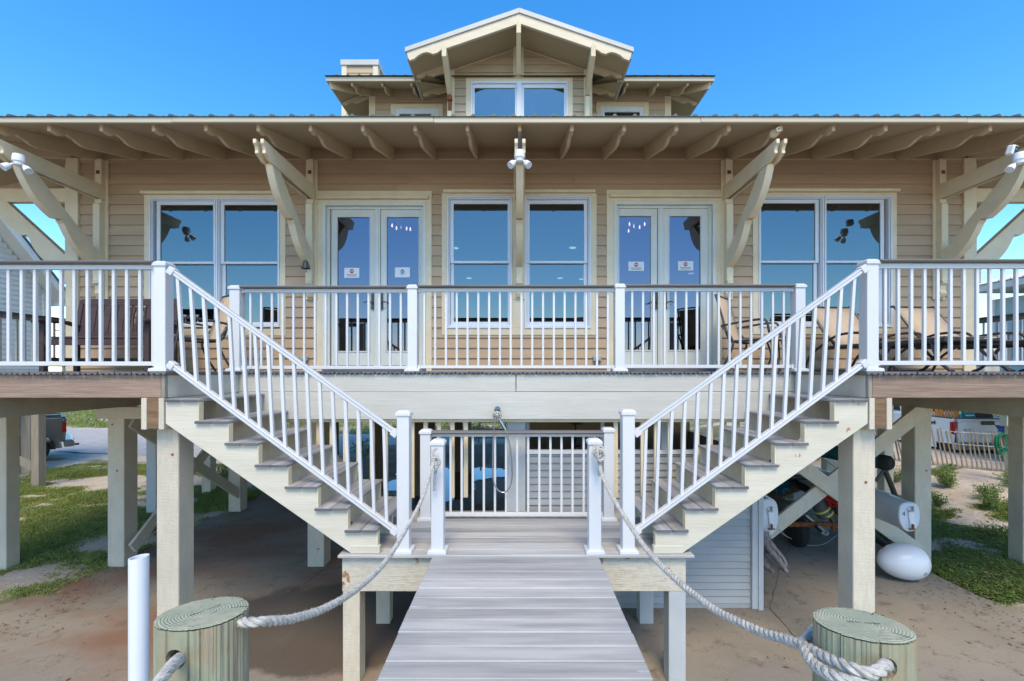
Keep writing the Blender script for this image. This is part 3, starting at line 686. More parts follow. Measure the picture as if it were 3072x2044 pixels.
part('hanging_ledger', TRIM, deck, (-XD+.3, XD-.3, YI+.03, YI+.07, Z(1268, YI), zc-.001))
# pickets hanging below the girder
f0 = None
for u in [872+40*i for i in range(14)]+[1840+40.5*i for i in range(10)]:
    if 1400 < u < 1830: continue
    xx = X(u+6, YI+.1)
    if f0 is None: f0 = part('picket', TRIM, deck, (xx-.024, xx+.024, YI+.071, YI+.11, H-1.42, zc), bev=.003); fx0 = xx
    else: rep(f0, (xx-fx0, 0, random.uniform(-.01, .01)))
# long depthwise girders whose ends show beside the stairs
for s in (-1, 1):
    g = thing('deck_girder', ('left' if s < 0 else 'right')+' brown girder of the deck with its cut end showing beside the stair top', 'beam', (s*3.19, YN, H-.5), 'deck girders')
    zb_ = H-.504
    m = MB(); m.box(s*3.19-.052, s*3.19+.052, YN+.0, 9, zb_+.003, zt-.203); m.build('core', ENDG, g)
    m = MB(); m.box(s*3.19-.10, s*3.19-.0525, YN-.006, 9, zb_-.008, zt-.202); m.build('side_plank', TIMB, g, bev=.003)
    m = MB(); m.box(s*3.19+.0525, s*3.19+.10, YN-.006, 9, zb_-.008, zt-.202); m.build('side_plank', TIMB, g, bev=.003)
m = MB(); m.box(-5.02, -4.86, YN+.06, 9, H-.44, zt-.03); m.build('beam', BEAMD, deck); m = MB(); m.box(4.86, 5.02, YN+.06, 9, H-.44, zt-.03); m.build('beam', BEAMD, deck)
m = MB(); m.box(-5.84, -3.4, 6.3, 6.39, H-.66, H-.495); m.build('crossbeam', TIMB, deck, bev=.004)
m = MB(); m.box(-8.1, 8.1, YW-.06, YW+.1, H-.49, H-.27); m.build('beam', BEAMD, deck)
for i in range(7):
    y = 5.4+i*.6
    m = MB(); m.box(-7.9, -3.3, y-.02, y+.02, H-.23, DECK-.03); m.build('joist', BEAMD, deck); m = MB(); m.box(3.3, 7.9, y-.02, y+.02, H-.23, DECK-.03); m.build('joist', BEAMD, deck)

# ---------------------------------------------------------------- pilings under house and deck
def column(label, xa, Y, wd, ztop, zbot=-.02, mat=TIMB, name='support_post', grp='square timber posts holding up the house', notch=None):
    m = MB(); n = 10; j = random.uniform(-.004, .004)
    m.box(xa, xa+wd, Y, Y+wd, zbot, ztop)
    o = m.build(name, mat, None, bev=.007)
    tag(o, label, 'post', grp); return o
column('cream square post under the left girder end, right beside the left stair top', X(469, 4.1), 4.1, .2, H-.515)
column('cream square post under the right girder end, right beside the right stair top', X(2561, 4.1)-.003, 4.1, .2, H-.515)
column('cream post with a diagonal brace, at the slab edge facing the lawn', X(322, 6.4), 6.4, .235, H-.495)
column('cream post behind the grey boat hull marked 4', X(2745, 6.4), 6.4, .235, H-.445)
column('partly cut off cream post at the left border of the photo', -7.25, 6.3, .18, H-.26)
column('post sliver at the right border of the photo beyond the sand fence', 6.96, 6.25, .2, H-.26)
column('cream post with a rusty bolt under the left stair, standing on the wet slab', X(922, 6.4), 6.4, .235, H-.495)
column('smooth light grey post standing in the grass behind the left brace', X(438, 8.75), 8.75, .19, H-.26, mat=GRYP)
column('thin cream post in the grass seen below the left stair', X(605, 10.2), 10.2, .2, H-.26)
column('cream post at the slab edge where the left cross brace ends', X(685, 8.9), 8.9, .235, H-.3)
column('cream post behind the right brace with a black pole leaning near it', X(2653, 9.6), 9.6, .2, H-.3)
column('far cream post under the right stair beside the green bush', X(2480, 10.5), 10.5, .2, H-.3)
column('dark brown post reflected in the puddle, left of the shower hose', X(1362, 12.4), 12.4, .22, H-.2, mat=DWD, grp='brown posts under the back of the house')
column('brown post at the back edge of the slab behind the puddle', X(1393, 16.0), 16.0, .24, H-.2, mat=GWD, grp='brown posts under the back of the house')
column('dark brown post half hidden by the left newel post', X(1240, 10.0), 10.0, .26, H-.2, mat=DWD, grp='brown posts under the back of the house')
column('dark brown post between the hanging pickets left of the stair rail foot', X(1110, 10.6), 10.6, .26, H-.2, mat=DWD, grp='brown posts under the back of the house')
column('broad dark post behind the upper steps of the left stair', X(970, 8.9), 8.9, .22, H-.2, mat=DWD, grp='brown posts under the back of the house')
column('dark post just right of the left newel under the girder', X(1279, 12.8), 12.8, .22, H-.2, mat=DWD, grp='brown posts under the back of the house')
o = column('blue grey painted post behind the shower hose with peeling edges', X(1521, 5.2), 5.2, .213, H-.55, mat=GRYP, grp=None)
o2 = column('weathered grey pole beside the grey pickup on the lawn', X(92, 10.6), 10.6, .18, H-.3, mat=GWD, grp=None, zbot=-.05)
m = MB(); m.bar((X(92, 10.6)-1.6, 10.7, 1.25), (X(92, 10.6)+.05, 10.7, .45), .06, .16); m.bar((X(92, 10.6)+.3, 11.0, 1.9), (X(92, 10.6)+1.1, 14, 2.5), .05, .14)
tag(m.build('pole_brace', GWD), 'weathered diagonal board nailed to the grey pole', 'brace')
# cross braces
def brace(label, p, q, wd=.045, ht=.17, mat=TIMB):
    m = MB(); m.bar(p, q, wd, ht); tag(m.build('cross_brace', mat, None, bev=.004), label, 'brace', 'diagonal braces between the posts')
brace('left brace running from the high post top down to the far post foot', (-5.50, 6.5, H-.72), (-5.46, 9.0, .30))
brace('left brace rising from the near post foot beside the plastic pipe', (-5.44, 6.44, .24), (-5.40, 9.0, H-.62))
brace('long right brace rising from behind the small hull to the post top', P(2300, 1600, 6.36), P(2770, 1228, 6.36), ht=.20)
brace('right brace falling from under the stair to the post foot by the white buoy', P(2330, 1345, 6.30), P(2755, 1655, 6.30), ht=.20)
brace('small inner brace under the left stair near the grass', (X(905, 8.6), 8.6, Z(1300, 8.6)), (X(1030, 8.6), 8.6, Z(1390, 8.6)), ht=.12)
brace('far right brace behind the teal roll', P(2455, 1350, 9.2), P(2560, 1430, 9.2), ht=.16)

# ---------------------------------------------------------------- landing and boardwalk
ZL = H-1.60
land = thing('stair_landing', 'grey composite landing between the two stairs on a peeling cream beam', 'landing', (0, 4.5, ZL))
xa, xb = X(1011, 3.95), X(2083, 3.95)
y = 3.95; k = 0
while y < 5.15:
    m = MB(); e = random.uniform(-.004, .004); m.box(xa+e, xb+e, y, y+.137, ZL-.025, ZL); m.build('deck_board', CMPX, land, bev=.004); y += .1415
part('beam', FASB, land, (X(1026, 4.0), X(2058, 4.0), 4.0, 4.09, Z(1775, 4.0), ZL-.035)); part('beam', FASB, land, (X(1026, 4.0), X(2058, 4.0), 5.0, 5.09, Z(1775, 4.0), ZL-.035))
part('clip', BLK, land, (-.9, -.86, 3.97, 3.999, ZL-.04, ZL-.026)); part('clip', BLK, land, (.95, .99, 3.97, 3.999, ZL-.04, ZL-.026))
for (ua, ub, mt) in ((1028, 1079, TIMB), (2007, 2058, GRYP)):
    part('post', mt, land, (X(ua, 4.0), X(ub, 4.0), 4.003, 4.15, 0, Z(1775, 4.0)-.001)); part('post', mt, land, (X(ua, 4.0), X(ub, 4.0), 4.95, 5.08, 0, Z(1775, 4.0)-.001))
walk = thing('boardwalk', 'grey composite boardwalk leading straight to the landing', 'boardwalk', (0, 2, ZL-.02))
ZK = ZL-.012; y = 3.945-.14
xl, xr = X(1297, 3.96), X(1796, 3.96)
yy = 3.947
while yy > -1.5:
    e = random.uniform(-.003, .003); m = MB()
    m.box(xl+e, xr+e, yy-.1355, yy, ZK-.028, ZK+random.uniform(-.001, .001)); m.build('deck_board', CMPX, walk, bev=.006); yy -= .1425
for s in (-1, 1): part('stringer', BRN, walk, (s*.6-.03, s*.6+.03, -1.5, 3.93, ZK-.25, ZK-.03))
for yq in (-.6, 1.2): 
    for s in (-1, 1): part('post', GWD, walk, (s*.52-.04, s*.52+.04, yq, yq+.1, -.3, ZK-.25))

# ---------------------------------------------------------------- stairs
def stair(s, label):
    st = thing('staircase', label, 'staircase', (s*2.2, 4.5, ZL), 'two mirrored outdoor staircases')
    ru, ri = .2615, .1897; z0 = H-.2443; x0 = 3.07
    YF, YBk = 3.965, 5.03
    def bx(mb, xa_, xb_, *r):
        a, b = sorted((s*xa_, s*xb_)); mb.box(a, b, *r)
    for i in range(7):
        xo = x0-ru*i; zt_ = z0-ri*i
        for k in (0, 1):
            e = random.uniform(-.004, .004)
            m = MB(); bx(m, xo-.1435*k-.001, xo-.1435*k-.139, YF+e, YBk+e, zt_-.026, zt_); tb = m.build('tread_board', CMPY, st, bev=.005)
            m = MB(); bx(m, xo-.1435*k-.0025, xo-.1435*k-.1375, YF+e-.003, YF+e-.0002, zt_-.0245, zt_-.002); m.build('board_end', CMPE, tb)
    for Yk in (3.99, 4.47, 4.97):
        pts = [(3.08, z0-.027)]
        for i in range(7):
            xo = x0-ru*i; zt_ = z0-ri*i-.027
            xn = xo-.272 if i < 6 else xo-.277
            pts.append((xn, zt_))
            if i < 6: pts.append((xn, zt_-ri))
        xe_ = pts[-1][0]; pts.append((xe_, ZL+.003)); pts.append((1.453, ZL+.003)); pts.append((3.08, H-.46))
        m = MB(); m.prism([(s*p[0], p[1]) for p in pts], 'y', Yk, Yk+.04); m.build('stringer', TIMB if Yk > 4 else FASL, st, bev=.003)
        # painted edge strips on riser cuts
        if Yk < 4:
            for i in range(7):
                xo = x0-ru*i-.272; m = MB(); bx(m, xo-.012, xo-.0005, Yk-.001, Yk+.06, z0-ri*i-.03-ri+.03, z0-ri*i-.0275); m.build('riser_strip', TRIM, st)
    m = MB(); bx(m, 1.46, 1.20, 3.985, 4.035, ZL+.002, ZL+.07); m.build('foot_block', FASL, st, bev=.003)
    return st
stair(-1, 'left staircase with grey treads descending from the left deck down to the landing')
stair(1, 'right staircase with grey treads descending from the right deck down to the landing')

# ---------------------------------------------------------------- railings
def post_part(par, xa, Y, wd, z0, z1, cap=True, name='post'):
    m = MB(); m.box(xa, xa+wd, Y, Y+wd, z0, z1-.03); p = m.build(name, WHT, par, bev=.004)
    c = xa+wd/2; cy = Y+wd/2; h = wd/2
    def fr(m_, za_, zb_, ha, hb):
        m_.add([(c-ha, cy-ha, za_), (c+ha, cy-ha, za_), (c+ha, cy+ha, za_), (c-ha, cy+ha, za_), (c-hb, cy-hb, zb_), (c+hb, cy-hb, zb_), (c+hb, cy+hb, zb_), (c-hb, cy+hb, zb_)],
               [(0, 3, 2, 1), (4, 5, 6, 7), (0, 1, 5, 4), (1, 2, 6, 5), (2, 3, 7, 6), (3, 0, 4, 7)])
    m = MB(); fr(m, z1-.045, z1-.018, h+.011, h+.011); fr(m, z1-.0179, z1+.002, h+.010, h-.012); m.build('post_cap', WHT, p, bev=.002)
    m = MB(); fr(m, z0+.001, z0+.03, h+.03, h+.027); fr(m, z0+.0301, z0+.036, h+.022, h+.004); m.build('post_base', WHT, p, bev=.003)
    return p
def newel(label, u, Y, wd, z0, vtop, grp='white newel posts'):
    t = thing('newel_post', label, 'post', (X(u, Y)+wd/2, Y+wd/2, z0), grp)
    m_ = post_part(t, X(u, Y), Y, wd, z0, Z(vtop, Y), name='shaft'); return t
PN = 4.07
newel('white newel post at the top of the left stair, on the near deck corner', 460, PN, .105, DECK, 783)
newel('white newel post at the top of the right stair, on the near deck corner', 2602, PN, .105, DECK, 777)
newel('leftmost white post of the recessed deck railing, behind the left stair rail', 687, 5.12, .115, DECK, 856)
newel('rightmost white post of the recessed deck railing, behind the right stair rail', 2388, 5.12, .11, DECK, 851)
newel('white railing post on the deck between left double door and middle window', 1222, 5.12, .108, DECK, 854)
newel('white railing post on the deck between middle window and right double door', 1846, 5.12, .108, DECK, 851)
newel('tall white newel post on the landing at the foot of the left stair', 1190, 3.99, .108, ZL, 1233)
newel('tall white newel post on the landing at the foot of the right stair', 1868, 3.99, .108, ZL, 1230)
newel('short white post with the left rope knotted round it', 1293, 3.985, .108, ZL, 1321, 'short rope posts')
newel('short white post with the right rope knotted round it', 1767, 3.985, .108, ZL, 1319, 'short rope posts')
newel('white post at the left end of the rail at the back of the landing', 1260, 4.86, .110, ZL, 1290)
newel('white post at the right end of the rail at the back of the landing', 1812, 4.86, .110, ZL, 1285)
def railing(label, xa, xb, Y, vct, vcb, vrb, vb0, vb1, ubal, bw=.024, name='deck_railing', grp='white deck railings with grey caps', cap=True):
    t = thing(name, label, 'railing', ((xa+xb)/2, Y, Z(vb1, Y)), grp)
    if cap:
        m = MB(); n = 8; za_, zb_ = Z(vcb, Y), Z(vct, Y)
        m.prism([(Y-.035, za_), (Y-.045, (za_+zb_)/2), (Y-.03, zb_-.003), (Y, zb_), (Y+.06, zb_), (Y+.09, zb_-.003), (Y+.10, (za_+zb_)/2), (Y+.09, za_)], 'x', xa, xb); m.build('cap_rail', CAPG, t, bev=.002)
    m = MB(); m.box(xa+.001, xb-.001, Y+.008, Y+.048, Z(vrb, Y), Z(vcb, Y)-.001); m.build('top_rail', WHT, t, bev=.003)
    m = MB(); m.box(xa+.001, xb-.001, Y+.012, Y+.044, Z(vb1, Y), Z(vb0, Y)); m.build('bottom_rail', WHT, t, bev=.003)
    for e in ((xa+.001, xa+.03), (xb-.03, xb-.001)):
        for (p_, q_) in ((Z(vrb, Y)-.004, Z(vcb, Y)+.002), (Z(vb1, Y)-.004, Z(vb0, Y)+.004)):
            m = MB(); m.box(e[0], e[1], Y+.002, Y+.054, p_, q_); m.build('rail_bracket', WHT, t, bev=.002)
    f = None
    for u in ubal:
        xx = X(u, Y)
        if f is None:
            m = MB(); m.box(xx-bw/2, xx+bw/2, Y+.016, Y+.016+bw, Z(vb0, Y)+.0005, Z(vrb, Y)-.0005); f = m.build('baluster', WHT, t, bev=.002); ff = xx
        else: rep(f, (xx-ff, 0, 0))
    return t
railing('long white railing on the near left deck in front of the brown bench', -7.98, X(460, PN), PN+.02, 783, 793, 808, 1085, 1098, [17+39.65*i for i in range(-30, 12)], bw=.026)
railing('long white railing on the near right deck in front of the sling loungers', X(2602, PN)+.105, 8.1, PN+.02, 779, 789, 805, 1083, 1096, [2662+39.6*i for i in range(36)], bw=.026)
YQ = 5.15
railing('recessed deck railing section in front of the left double door', X(687, 5.12)+.115, X(1222, 5.12), YQ, 858, 866, 878, 1098, 1108, [748+32.35*i for i in range(15)])
railing('middle recessed deck railing section in front of the middle window', X(1222, 5.12)+.108, X(1846, 5.12), YQ, 856, 864, 875, 1097, 1106, [1272+32.5*i for i in range(18)])
railing('recessed deck railing section in front of the right double door', X(1846, 5.12)+.108, X(2388, 5.12), YQ, 854, 862, 874, 1095, 1105, [1898+32.6*i for i in range(15)])
railing('low white railing at the back of the landing with the shower hose in front', X(1260, 4.86)+.11, X(1812, 4.86), 4.90, 1293, 1302, 1311, 1540, 1551, [1351+33.4*i for i in range(-1, 14)])
# side deck rails running away from camera
for s, lab in ((-1, 'weathered side railing of the deck on the left, running away beside the pale neighbour'), (1, 'weathered side railing of the deck on the right, running away beside the mint house')):
    xx = s*8.0 if s < 0 else 8.08
    t = thing('side_railing', lab, 'railing', (xx, 7, DECK), 'side deck railings')
    m = MB(); m.box(xx-.06, xx+.06, 4.2, 10.2, H+.90, H+.93); m.build('cap_rail', CAPG, t, bev=.003)
    m = MB(); m.box(xx-.02, xx+.02, 4.2, 10.2, H+.83, H+.899); m.build('top_rail', GWD, t)
    m = MB(); m.box(xx-.02, xx+.02, 4.2, 10.2, H+.08, H+.12); m.build('bottom_rail', WHT, t)
    for yq in (4.3, 6.2, 8.1, 10.1):
        m = MB(); m.box(xx-.05, xx+.05, yq-.05, yq+.05, DECK, H+.895); m.build('post', WHT if s > 0 else TIMB, t, bev=.004)
    f = None
    for k in range(48):
        yb = 4.45+k*.118
        if f is None: m = MB(); m.box(xx-.012, xx+.012, yb-.012, yb+.012, H+.12, H+.83); f = m.build('baluster', WHT if s > 0 else TIMB, t)
        else: rep(f, (0, k*.118, 0))
# stair railings
def stair_rail(s, label, xt, zt_t, zt_b, xb, zb_t, zb_b, bal, Y=4.045):
    t = thing('stair_railing', label, 'railing', ((xt+xb)/2, Y, ZL), 'white stair railings')
    def rail(za_, zb_, nm):
        m = MB(); m.bar((xt, Y, za_), (xb, Y, zb_), .045, .042); m.bar((xt, Y, za_+.021), (xb, Y, zb_+.021), .06, .014); m.build(nm, WHT, t, bev=.004)
        d = (Vector((xb, Y, zb_))-Vector((xt, Y, za_))).normalized()
        a = Vector((xt, Y, za_)); b = Vector((xb, Y, zb_))
        m = MB(); m.bar(a-d*.01, a+d*.05, .066, .066); m.build('rail_bracket', WHT, t, bev=.004); m = MB(); m.bar(b-d*.05, b+d*.01, .066, .066); m.build('rail_bracket', WHT, t, bev=.004)
    rail(zt_t, zt_b, 'handrail'); rail(zb_t, zb_b, 'bottom_rail')
    for i in range(bal[2]):
        f_ = i/(bal[2]-1); ut = bal[0]+(bal[1]-bal[0])*f_; tl = bal[3]+(bal[4]-bal[3])*f_
        x1 = X(ut, Y); q = (x1-xt)/(xb-xt); z1 = zt_t+(zt_b-zt_t)*q
        x2 = X(ut+tl, Y); q2 = (x2-xt)/(xb-xt); z2 = zb_t+(zb_b-zb_t)*q2
        m = MB(); m.bar((x2, Y, z2), (x1, Y, z1), .026, .026, up=(0, 1, 0)); m.build('baluster', WHT, t)
Ys = 4.045
stair_rail(-1, 'white sloping rail of the left stair', X(512, Ys), Z(811, Ys), Z(1303, Ys), X(1191, Ys), Z(1093, Ys), Z(1596, Ys), (534, 1152, 17, 18, 9), Ys)
stair_rail(1, 'white sloping rail of the right stair', X(2594, Ys), Z(805, Ys), Z(1302, Ys), X(1904, Ys), Z(1088, Ys), Z(1595, Ys), (2562, 1938, 17, -18, -9), Ys)
# ---------------------------------------------------------------- ground
def sstep(a, b, x): t = max(0, min(1, (x-a)/(b-a))); return t*t*(3-2*t)
def gz(x, y):
    inside = (abs(x) < 5.72 and y < 17)
    z = -.03
    if inside: return -.06
    z += .045*mn.noise(Vector((x*.9, y*.9, 3)))+.015*mn.noise(Vector((x*4, y*4, 1)))
    ed = min(1, max(0, (max(abs(x)-5.72, y-17))/.5)); z = -.012+(z+.03)*ed
    if x > 0: z += .33*sstep(7.3, 9.8, x)*sstep(6.5, 9.5, y)*(1-.5*sstep(16, 24, y)) + .05*ed
    if x < 0: z += .10*sstep(8, 12, -x)*sstep(12, 9, y)*sstep(5, 8, y)
    return z
def veg(x, y):
    if abs(x) < 5.66 and y < 17.2: return 0
    n = .5+.5*mn.noise(Vector((x*.55+7, y*1.1, 0))) + .28*mn.noise(Vector((x*1.9, y*2.3, 5)))+.12*mn.noise(Vector((x*6, y*6, 2)))
    if x < 0:
        q = y-(-x-5.7)*.18                      # nearness bands running across
        d = .30*sstep(5, 7, y+1.4)-.35*max(0, 1-abs(y-11.3)/1.0)
        if 12.9 < q < 19.5: d = -.25            # gravel road
        elif q >= 19.5: d = .42
        return max(0, min(1, (n-.62+d)*2.6))
    d = .30
    if y > 8.6 and x > 8.0: d = -.1
    if y > 16: d = .45
    if x < 7.6 and y < 9: d = .30
    return max(0, min(1, (n-.62+d)*2.0))
def axis(lo, hi, st, far):
    a = []; x = lo
    while x <= hi+1e-6: a.append(x); x += st
    out = [-v for v in far[::-1]]+a+list(far)
    return sorted(out)
xs = axis(-24, 24, .2, [30, 40, 60, 100, 200, 420]); ys = axis(-2, 30, .2, [36, 46, 70, 120, 250, 600]); ys = sorted(set([y for y in ys if y > -40] + [-600, -60, -30, -12, -5]))
vs = [(x, y, gz(x, y)) for y in ys for x in xs]; nx = len(xs)
fs = [(j*nx+i, j*nx+i+1, (j+1)*nx+i+1, (j+1)*nx+i) for j in range(len(ys)-1) for i in range(nx-1)]
me = bpy.data.meshes.new('sand_ground'); me.from_pydata(vs, [], fs); me.polygons.foreach_set('use_smooth', [True]*len(me.polygons))
at = me.attributes.new('veg', 'FLOAT', 'POINT'); at.data.foreach_set('value', [veg(v[0], v[1]) for v in vs])
g = bpy.data.objects.new('sand_ground', me); COL.objects.link(g); g['kind'] = 'structure'
m = bpy.data.materials.new('sand_with_grass'); m.use_nodes = True; t = m.node_tree; N = t.nodes; L = t.links; b = N['Principled BSDF']
b.inputs['Roughness'].default_value = .95; b.inputs['Specular IOR Level'].default_value = .1
tc = N.new('ShaderNodeTexCoord')
def noi(s, d=6, r=.6):
    n = N.new('ShaderNodeTexNoise'); n.inputs['Scale'].default_value = s; n.inputs['Detail'].default_value = d; n.inputs['Roughness'].default_value = r
    L.new(tc.outputs['Object'], n.inputs['Vector']); return n.outputs['Fac']
def mr(f, a, c):
    r = N.new('ShaderNodeMapRange'); r.inputs[1].default_value = a; r.inputs[2].default_value = c; L.new(f, r.inputs[0]); return r.outputs[0]
def mix(f, A, B):
    x = N.new('ShaderNodeMix'); x.data_type = 'RGBA'; L.new(f, x.inputs['Factor'])
    for k, q in (('A', A), ('B', B)):
        i = [s for s in x.inputs if s.name == k and s.type == 'RGBA'][0]
        if isinstance(q, tuple): i.default_value = (*q, 1)
        else: L.new(q, i)
    return [s for s in x.outputs if s.type == 'RGBA'][0]
sandc = mix(mr(noi(3), .3, .7), (.62, .54, .44), (.50, .40, .31))
sandc = mix(mr(noi(38, 3), .55, .7), sandc, (.33, .27, .21))
sandc = mix(mr(noi(12, 8, .8), .62, .75), sandc, (.70, .68, .64))
grn = mix(mr(noi(7), .35, .7), (.17, .18, .07), (.30, .25, .15))
av = N.new('ShaderNodeAttribute'); av.attribute_name = 'veg'
ad = N.new('ShaderNodeMath'); ad.operation = 'ADD'; L.new(av.outputs['Fac'], ad.inputs[0]); sb = N.new('ShaderNodeMath'); sb.operation = 'MULTIPLY_ADD'; sb.inputs[1].default_value = .9; sb.inputs[2].default_value = -.45; L.new(noi(14), sb.inputs[0]); L.new(sb.outputs[0], ad.inputs[1])
col = mix(mr(ad.outputs[0], .25, .7), sandc, grn); L.new(col, b.inputs['Base Color'])
bp_ = N.new('ShaderNodeBump'); bp_.inputs['Strength'].default_value = .9; bp_.inputs['Distance'].default_value = .05; L.new(noi(9, 8, .7), bp_.inputs['Height']); L.new(bp_.outputs[0], b.inputs['Normal'])
me.materials.append(m)
# gravel road on the left
pts = []
m_ = MB(); n = 40
for i in range(n+1):
    x = -5.9-i*1.2; e = .25*mn.noise(Vector((x, 0, 0))); y0_ = 13.7+(-x-5.7)*.18+e; y1_ = 19.0+(-x-5.7)*.18+.3*mn.noise(Vector((x, 9, 0)))
    m_.v += [Vector((x, y0_, gz(x, y0_)+.02)), Vector((x, (y0_+y1_)/2, gz(x, (y0_+y1_)/2)+.05)), Vector((x, y1_, gz(x, y1_)+.02))]
m_.f = [(3*i+k, 3*i+3+k, 3*i+4+k, 3*i+1+k) for i in range(n) for k in (0, 1)]
RD = surf('gravel_road', (.40, .37, .34), (.50, .46, .42), sc3=(3, 3, 3), bump=.9, bsc=(25, 25, 25), bdist=.03, rough=.95, var=0, fine=((30, 30, 30), (.29, .27, .25)))
tag(m_.build('gravel_road', RD, smooth=True), kind='structure')
# sea behind the camera (seen only in the glass)
m_ = MB(); m_.box(-900, 900, -900, -55, -.6, -.05); SEA = surf('sea_water', (.02, .09, .11), bump=.4, bsc=(.6, .6, .6), rough=.12, bdist=.3, var=0)
tag(m_.build('sea', SEA), kind='structure')

# ---------------------------------------------------------------- slab
SM = bpy.data.materials.new('stained_concrete'); SM.use_nodes = True; t = SM.node_tree; N = t.nodes; L = t.links; b = N['Principled BSDF']; tc = N.new('ShaderNodeTexCoord')
c = mix(mr(noi(.55, 5), .38, .64), (.31, .27, .215), (.215, .188, .155))
c = mix(mr(noi(2.2, 6, .7), .5, .72), c, (.32, .27, .205))
mp = N.new('ShaderNodeMapping'); mp.inputs['Location'].default_value = (3.1, 7.7, 0); mp.inputs['Scale'].default_value = (.55, .8, 1); L.new(tc.outputs['Object'], mp.inputs[0])
n_ = N.new('ShaderNodeTexNoise'); n_.inputs['Scale'].default_value = 1; n_.inputs['Detail'].default_value = 5; L.new(mp.outputs[0], n_.inputs['Vector'])
sx = N.new('ShaderNodeSeparateXYZ'); L.new(tc.outputs['Object'], sx.inputs[0])
lf = mr(sx.outputs[0], .5, -2.5)
mm = N.new('ShaderNodeMath'); mm.operation = 'MULTIPLY'; L.new(mr(n_.outputs['Fac'], .42, .62), mm.inputs[0]); L.new(lf, mm.inputs[1])
c = mix(mm.outputs[0], c, (.235, .135, .09))
c = mix(mr(noi(22, 5, .75), .62, .74), c, (.36, .32, .27)); c = mix(mr(noi(48, 4, .7), .60, .72), c, (.14, .115, .09)); c = mix(mr(noi(4.5, 7, .8), .54, .64), c, (.17, .145, .12))
def blob(cx, cy, rx, ry, k=.35, ns=1.6):
    mp = N.new('ShaderNodeMapping'); mp.inputs['Location'].default_value = (-cx/rx, -cy/ry, 0); mp.inputs['Scale'].default_value = (1/rx, 1/ry, 0); L.new(tc.outputs['Object'], mp.inputs[0])
    ln = N.new('ShaderNodeVectorMath'); ln.operation = 'LENGTH'; L.new(mp.outputs[0], ln.inputs[0])
    a = N.new('ShaderNodeMath'); a.operation = 'MULTIPLY_ADD'; a.inputs[1].default_value = k*2; a.inputs[2].default_value = -k; L.new(noi(ns, 4), a.inputs[0])
    s = N.new('ShaderNodeMath'); s.operation = 'ADD'; L.new(a.outputs[0], s.inputs[0]); L.new(ln.outputs['Value'], s.inputs[1]); return s.outputs[0]
wet = mr(blob(-1.9, 5.0, 1.6, .95), 1.0, .9); wet2 = mr(blob(-1.5, 11.3, 1.9, 2.6, .5), 1.0, .8)
mxw = N.new('ShaderNodeMath'); mxw.operation = 'MAXIMUM'; L.new(wet, mxw.inputs[0]); L.new(wet2, mxw.inputs[1])
wc_ = N.new('ShaderNodeMath'); wc_.operation = 'MULTIPLY'; wc_.inputs[1].default_value = .8; L.new(mxw.outputs[0], wc_.inputs[0])
c = mix(wc_.outputs[0], c, (.085, .070, .056)); L.new(c, b.inputs['Base Color'])
rr = N.new('ShaderNodeMapRange'); b.inputs['Specular IOR Level'].default_value = .06; rr.inputs[3].default_value = .9; rr.inputs[4].default_value = .5; L.new(mxw.outputs[0], rr.inputs[0]); L.new(rr.outputs[0], b.inputs['Roughness'])
bp_ = N.new('ShaderNodeBump'); bp_.inputs['Strength'].default_value = .35; bp_.inputs['Distance'].default_value = .01; L.new(noi(40, 6, .7), bp_.inputs['Height']); L.new(bp_.outputs[0], b.inputs['Normal'])
m_ = MB(); L0 = []; R0 = []
n = 60
for i in range(n+1):
    y = -2+19*i/n; e = .07*mn.noise(Vector((1, y*1.3, 0))); e2 = .07*mn.noise(Vector((8, y*1.3, 0)))
    xl_ = -5.72-(max(0, 6.6-y)**1.5)*.25 + e; xr_ = 5.66+e2+(max(0, 5.6-y))*.25
    m_.v += [Vector((xl_, y, -.15)), Vector((xl_, y, 0)), Vector((xr_, y, 0)), Vector((xr_, y, -.15))]
m_.f = [(4*i+k, 4*i+k+1, 4*i+5+k, 4*i+4+k) for i in range(n) for k in range(3)]+[(0, 1, 2, 3), (4*n+3, 4*n+2, 4*n+1, 4*n)]
slab = m_.build('concrete_slab', SM, origin=(0, 0, 0)); slab['kind'] = 'structure'
# cracks
CRK = surf('crack_dark', (.05, .042, .035), bump=0, rough=1)
def crack(pts, wd=.012):
    m_ = MB(); P_ = []
    for a, b_ in zip(pts[:-1], pts[1:]):
        for i in range(14): t_ = i/14; P_.append((a[0]+(b_[0]-a[0])*t_+.03*mn.noise(Vector((a[0]+t_*6, a[1]*3, 2))), a[1]+(b_[1]-a[1])*t_+.03*mn.noise(Vector((t_*7, a[0], 9)))))
    P_.append(pts[-1])
    for i, p in enumerate(P_):
        q = P_[min(i+1, len(P_)-1)]; o = P_[max(i-1, 0)]; d = Vector((q[0]-o[0], q[1]-o[1], 0)).normalized(); s_ = Vector((-d.y, d.x, 0))*wd*(.4+.6*abs(mn.noise(Vector((i*.9, 0, 0)))*2))/2
        m_.v += [Vector((p[0], p[1], .004))-s_, Vector((p[0], p[1], .004))+s_]
    m_.f = [(2*i, 2*i+2, 2*i+3, 2*i+1) for i in range(len(P_)-1)]
    m_.build('crack', CRK, slab)
def gp(u, v): Y = H*F/(v-V0); return (X(u, Y), Y)
crack([gp(2310, 1826), gp(2380, 1905), gp(2440, 1960), gp(2500, 2040)]); crack([gp(2310, 1826), gp(2200, 1800), gp(2120, 1812)], .01)
crack([gp(870, 1780), gp(925, 1745), gp(965, 1712), gp(1100, 1690)], .012); crack([gp(2310, 1826), gp(2340, 1700), gp(2380, 1620)], .008)
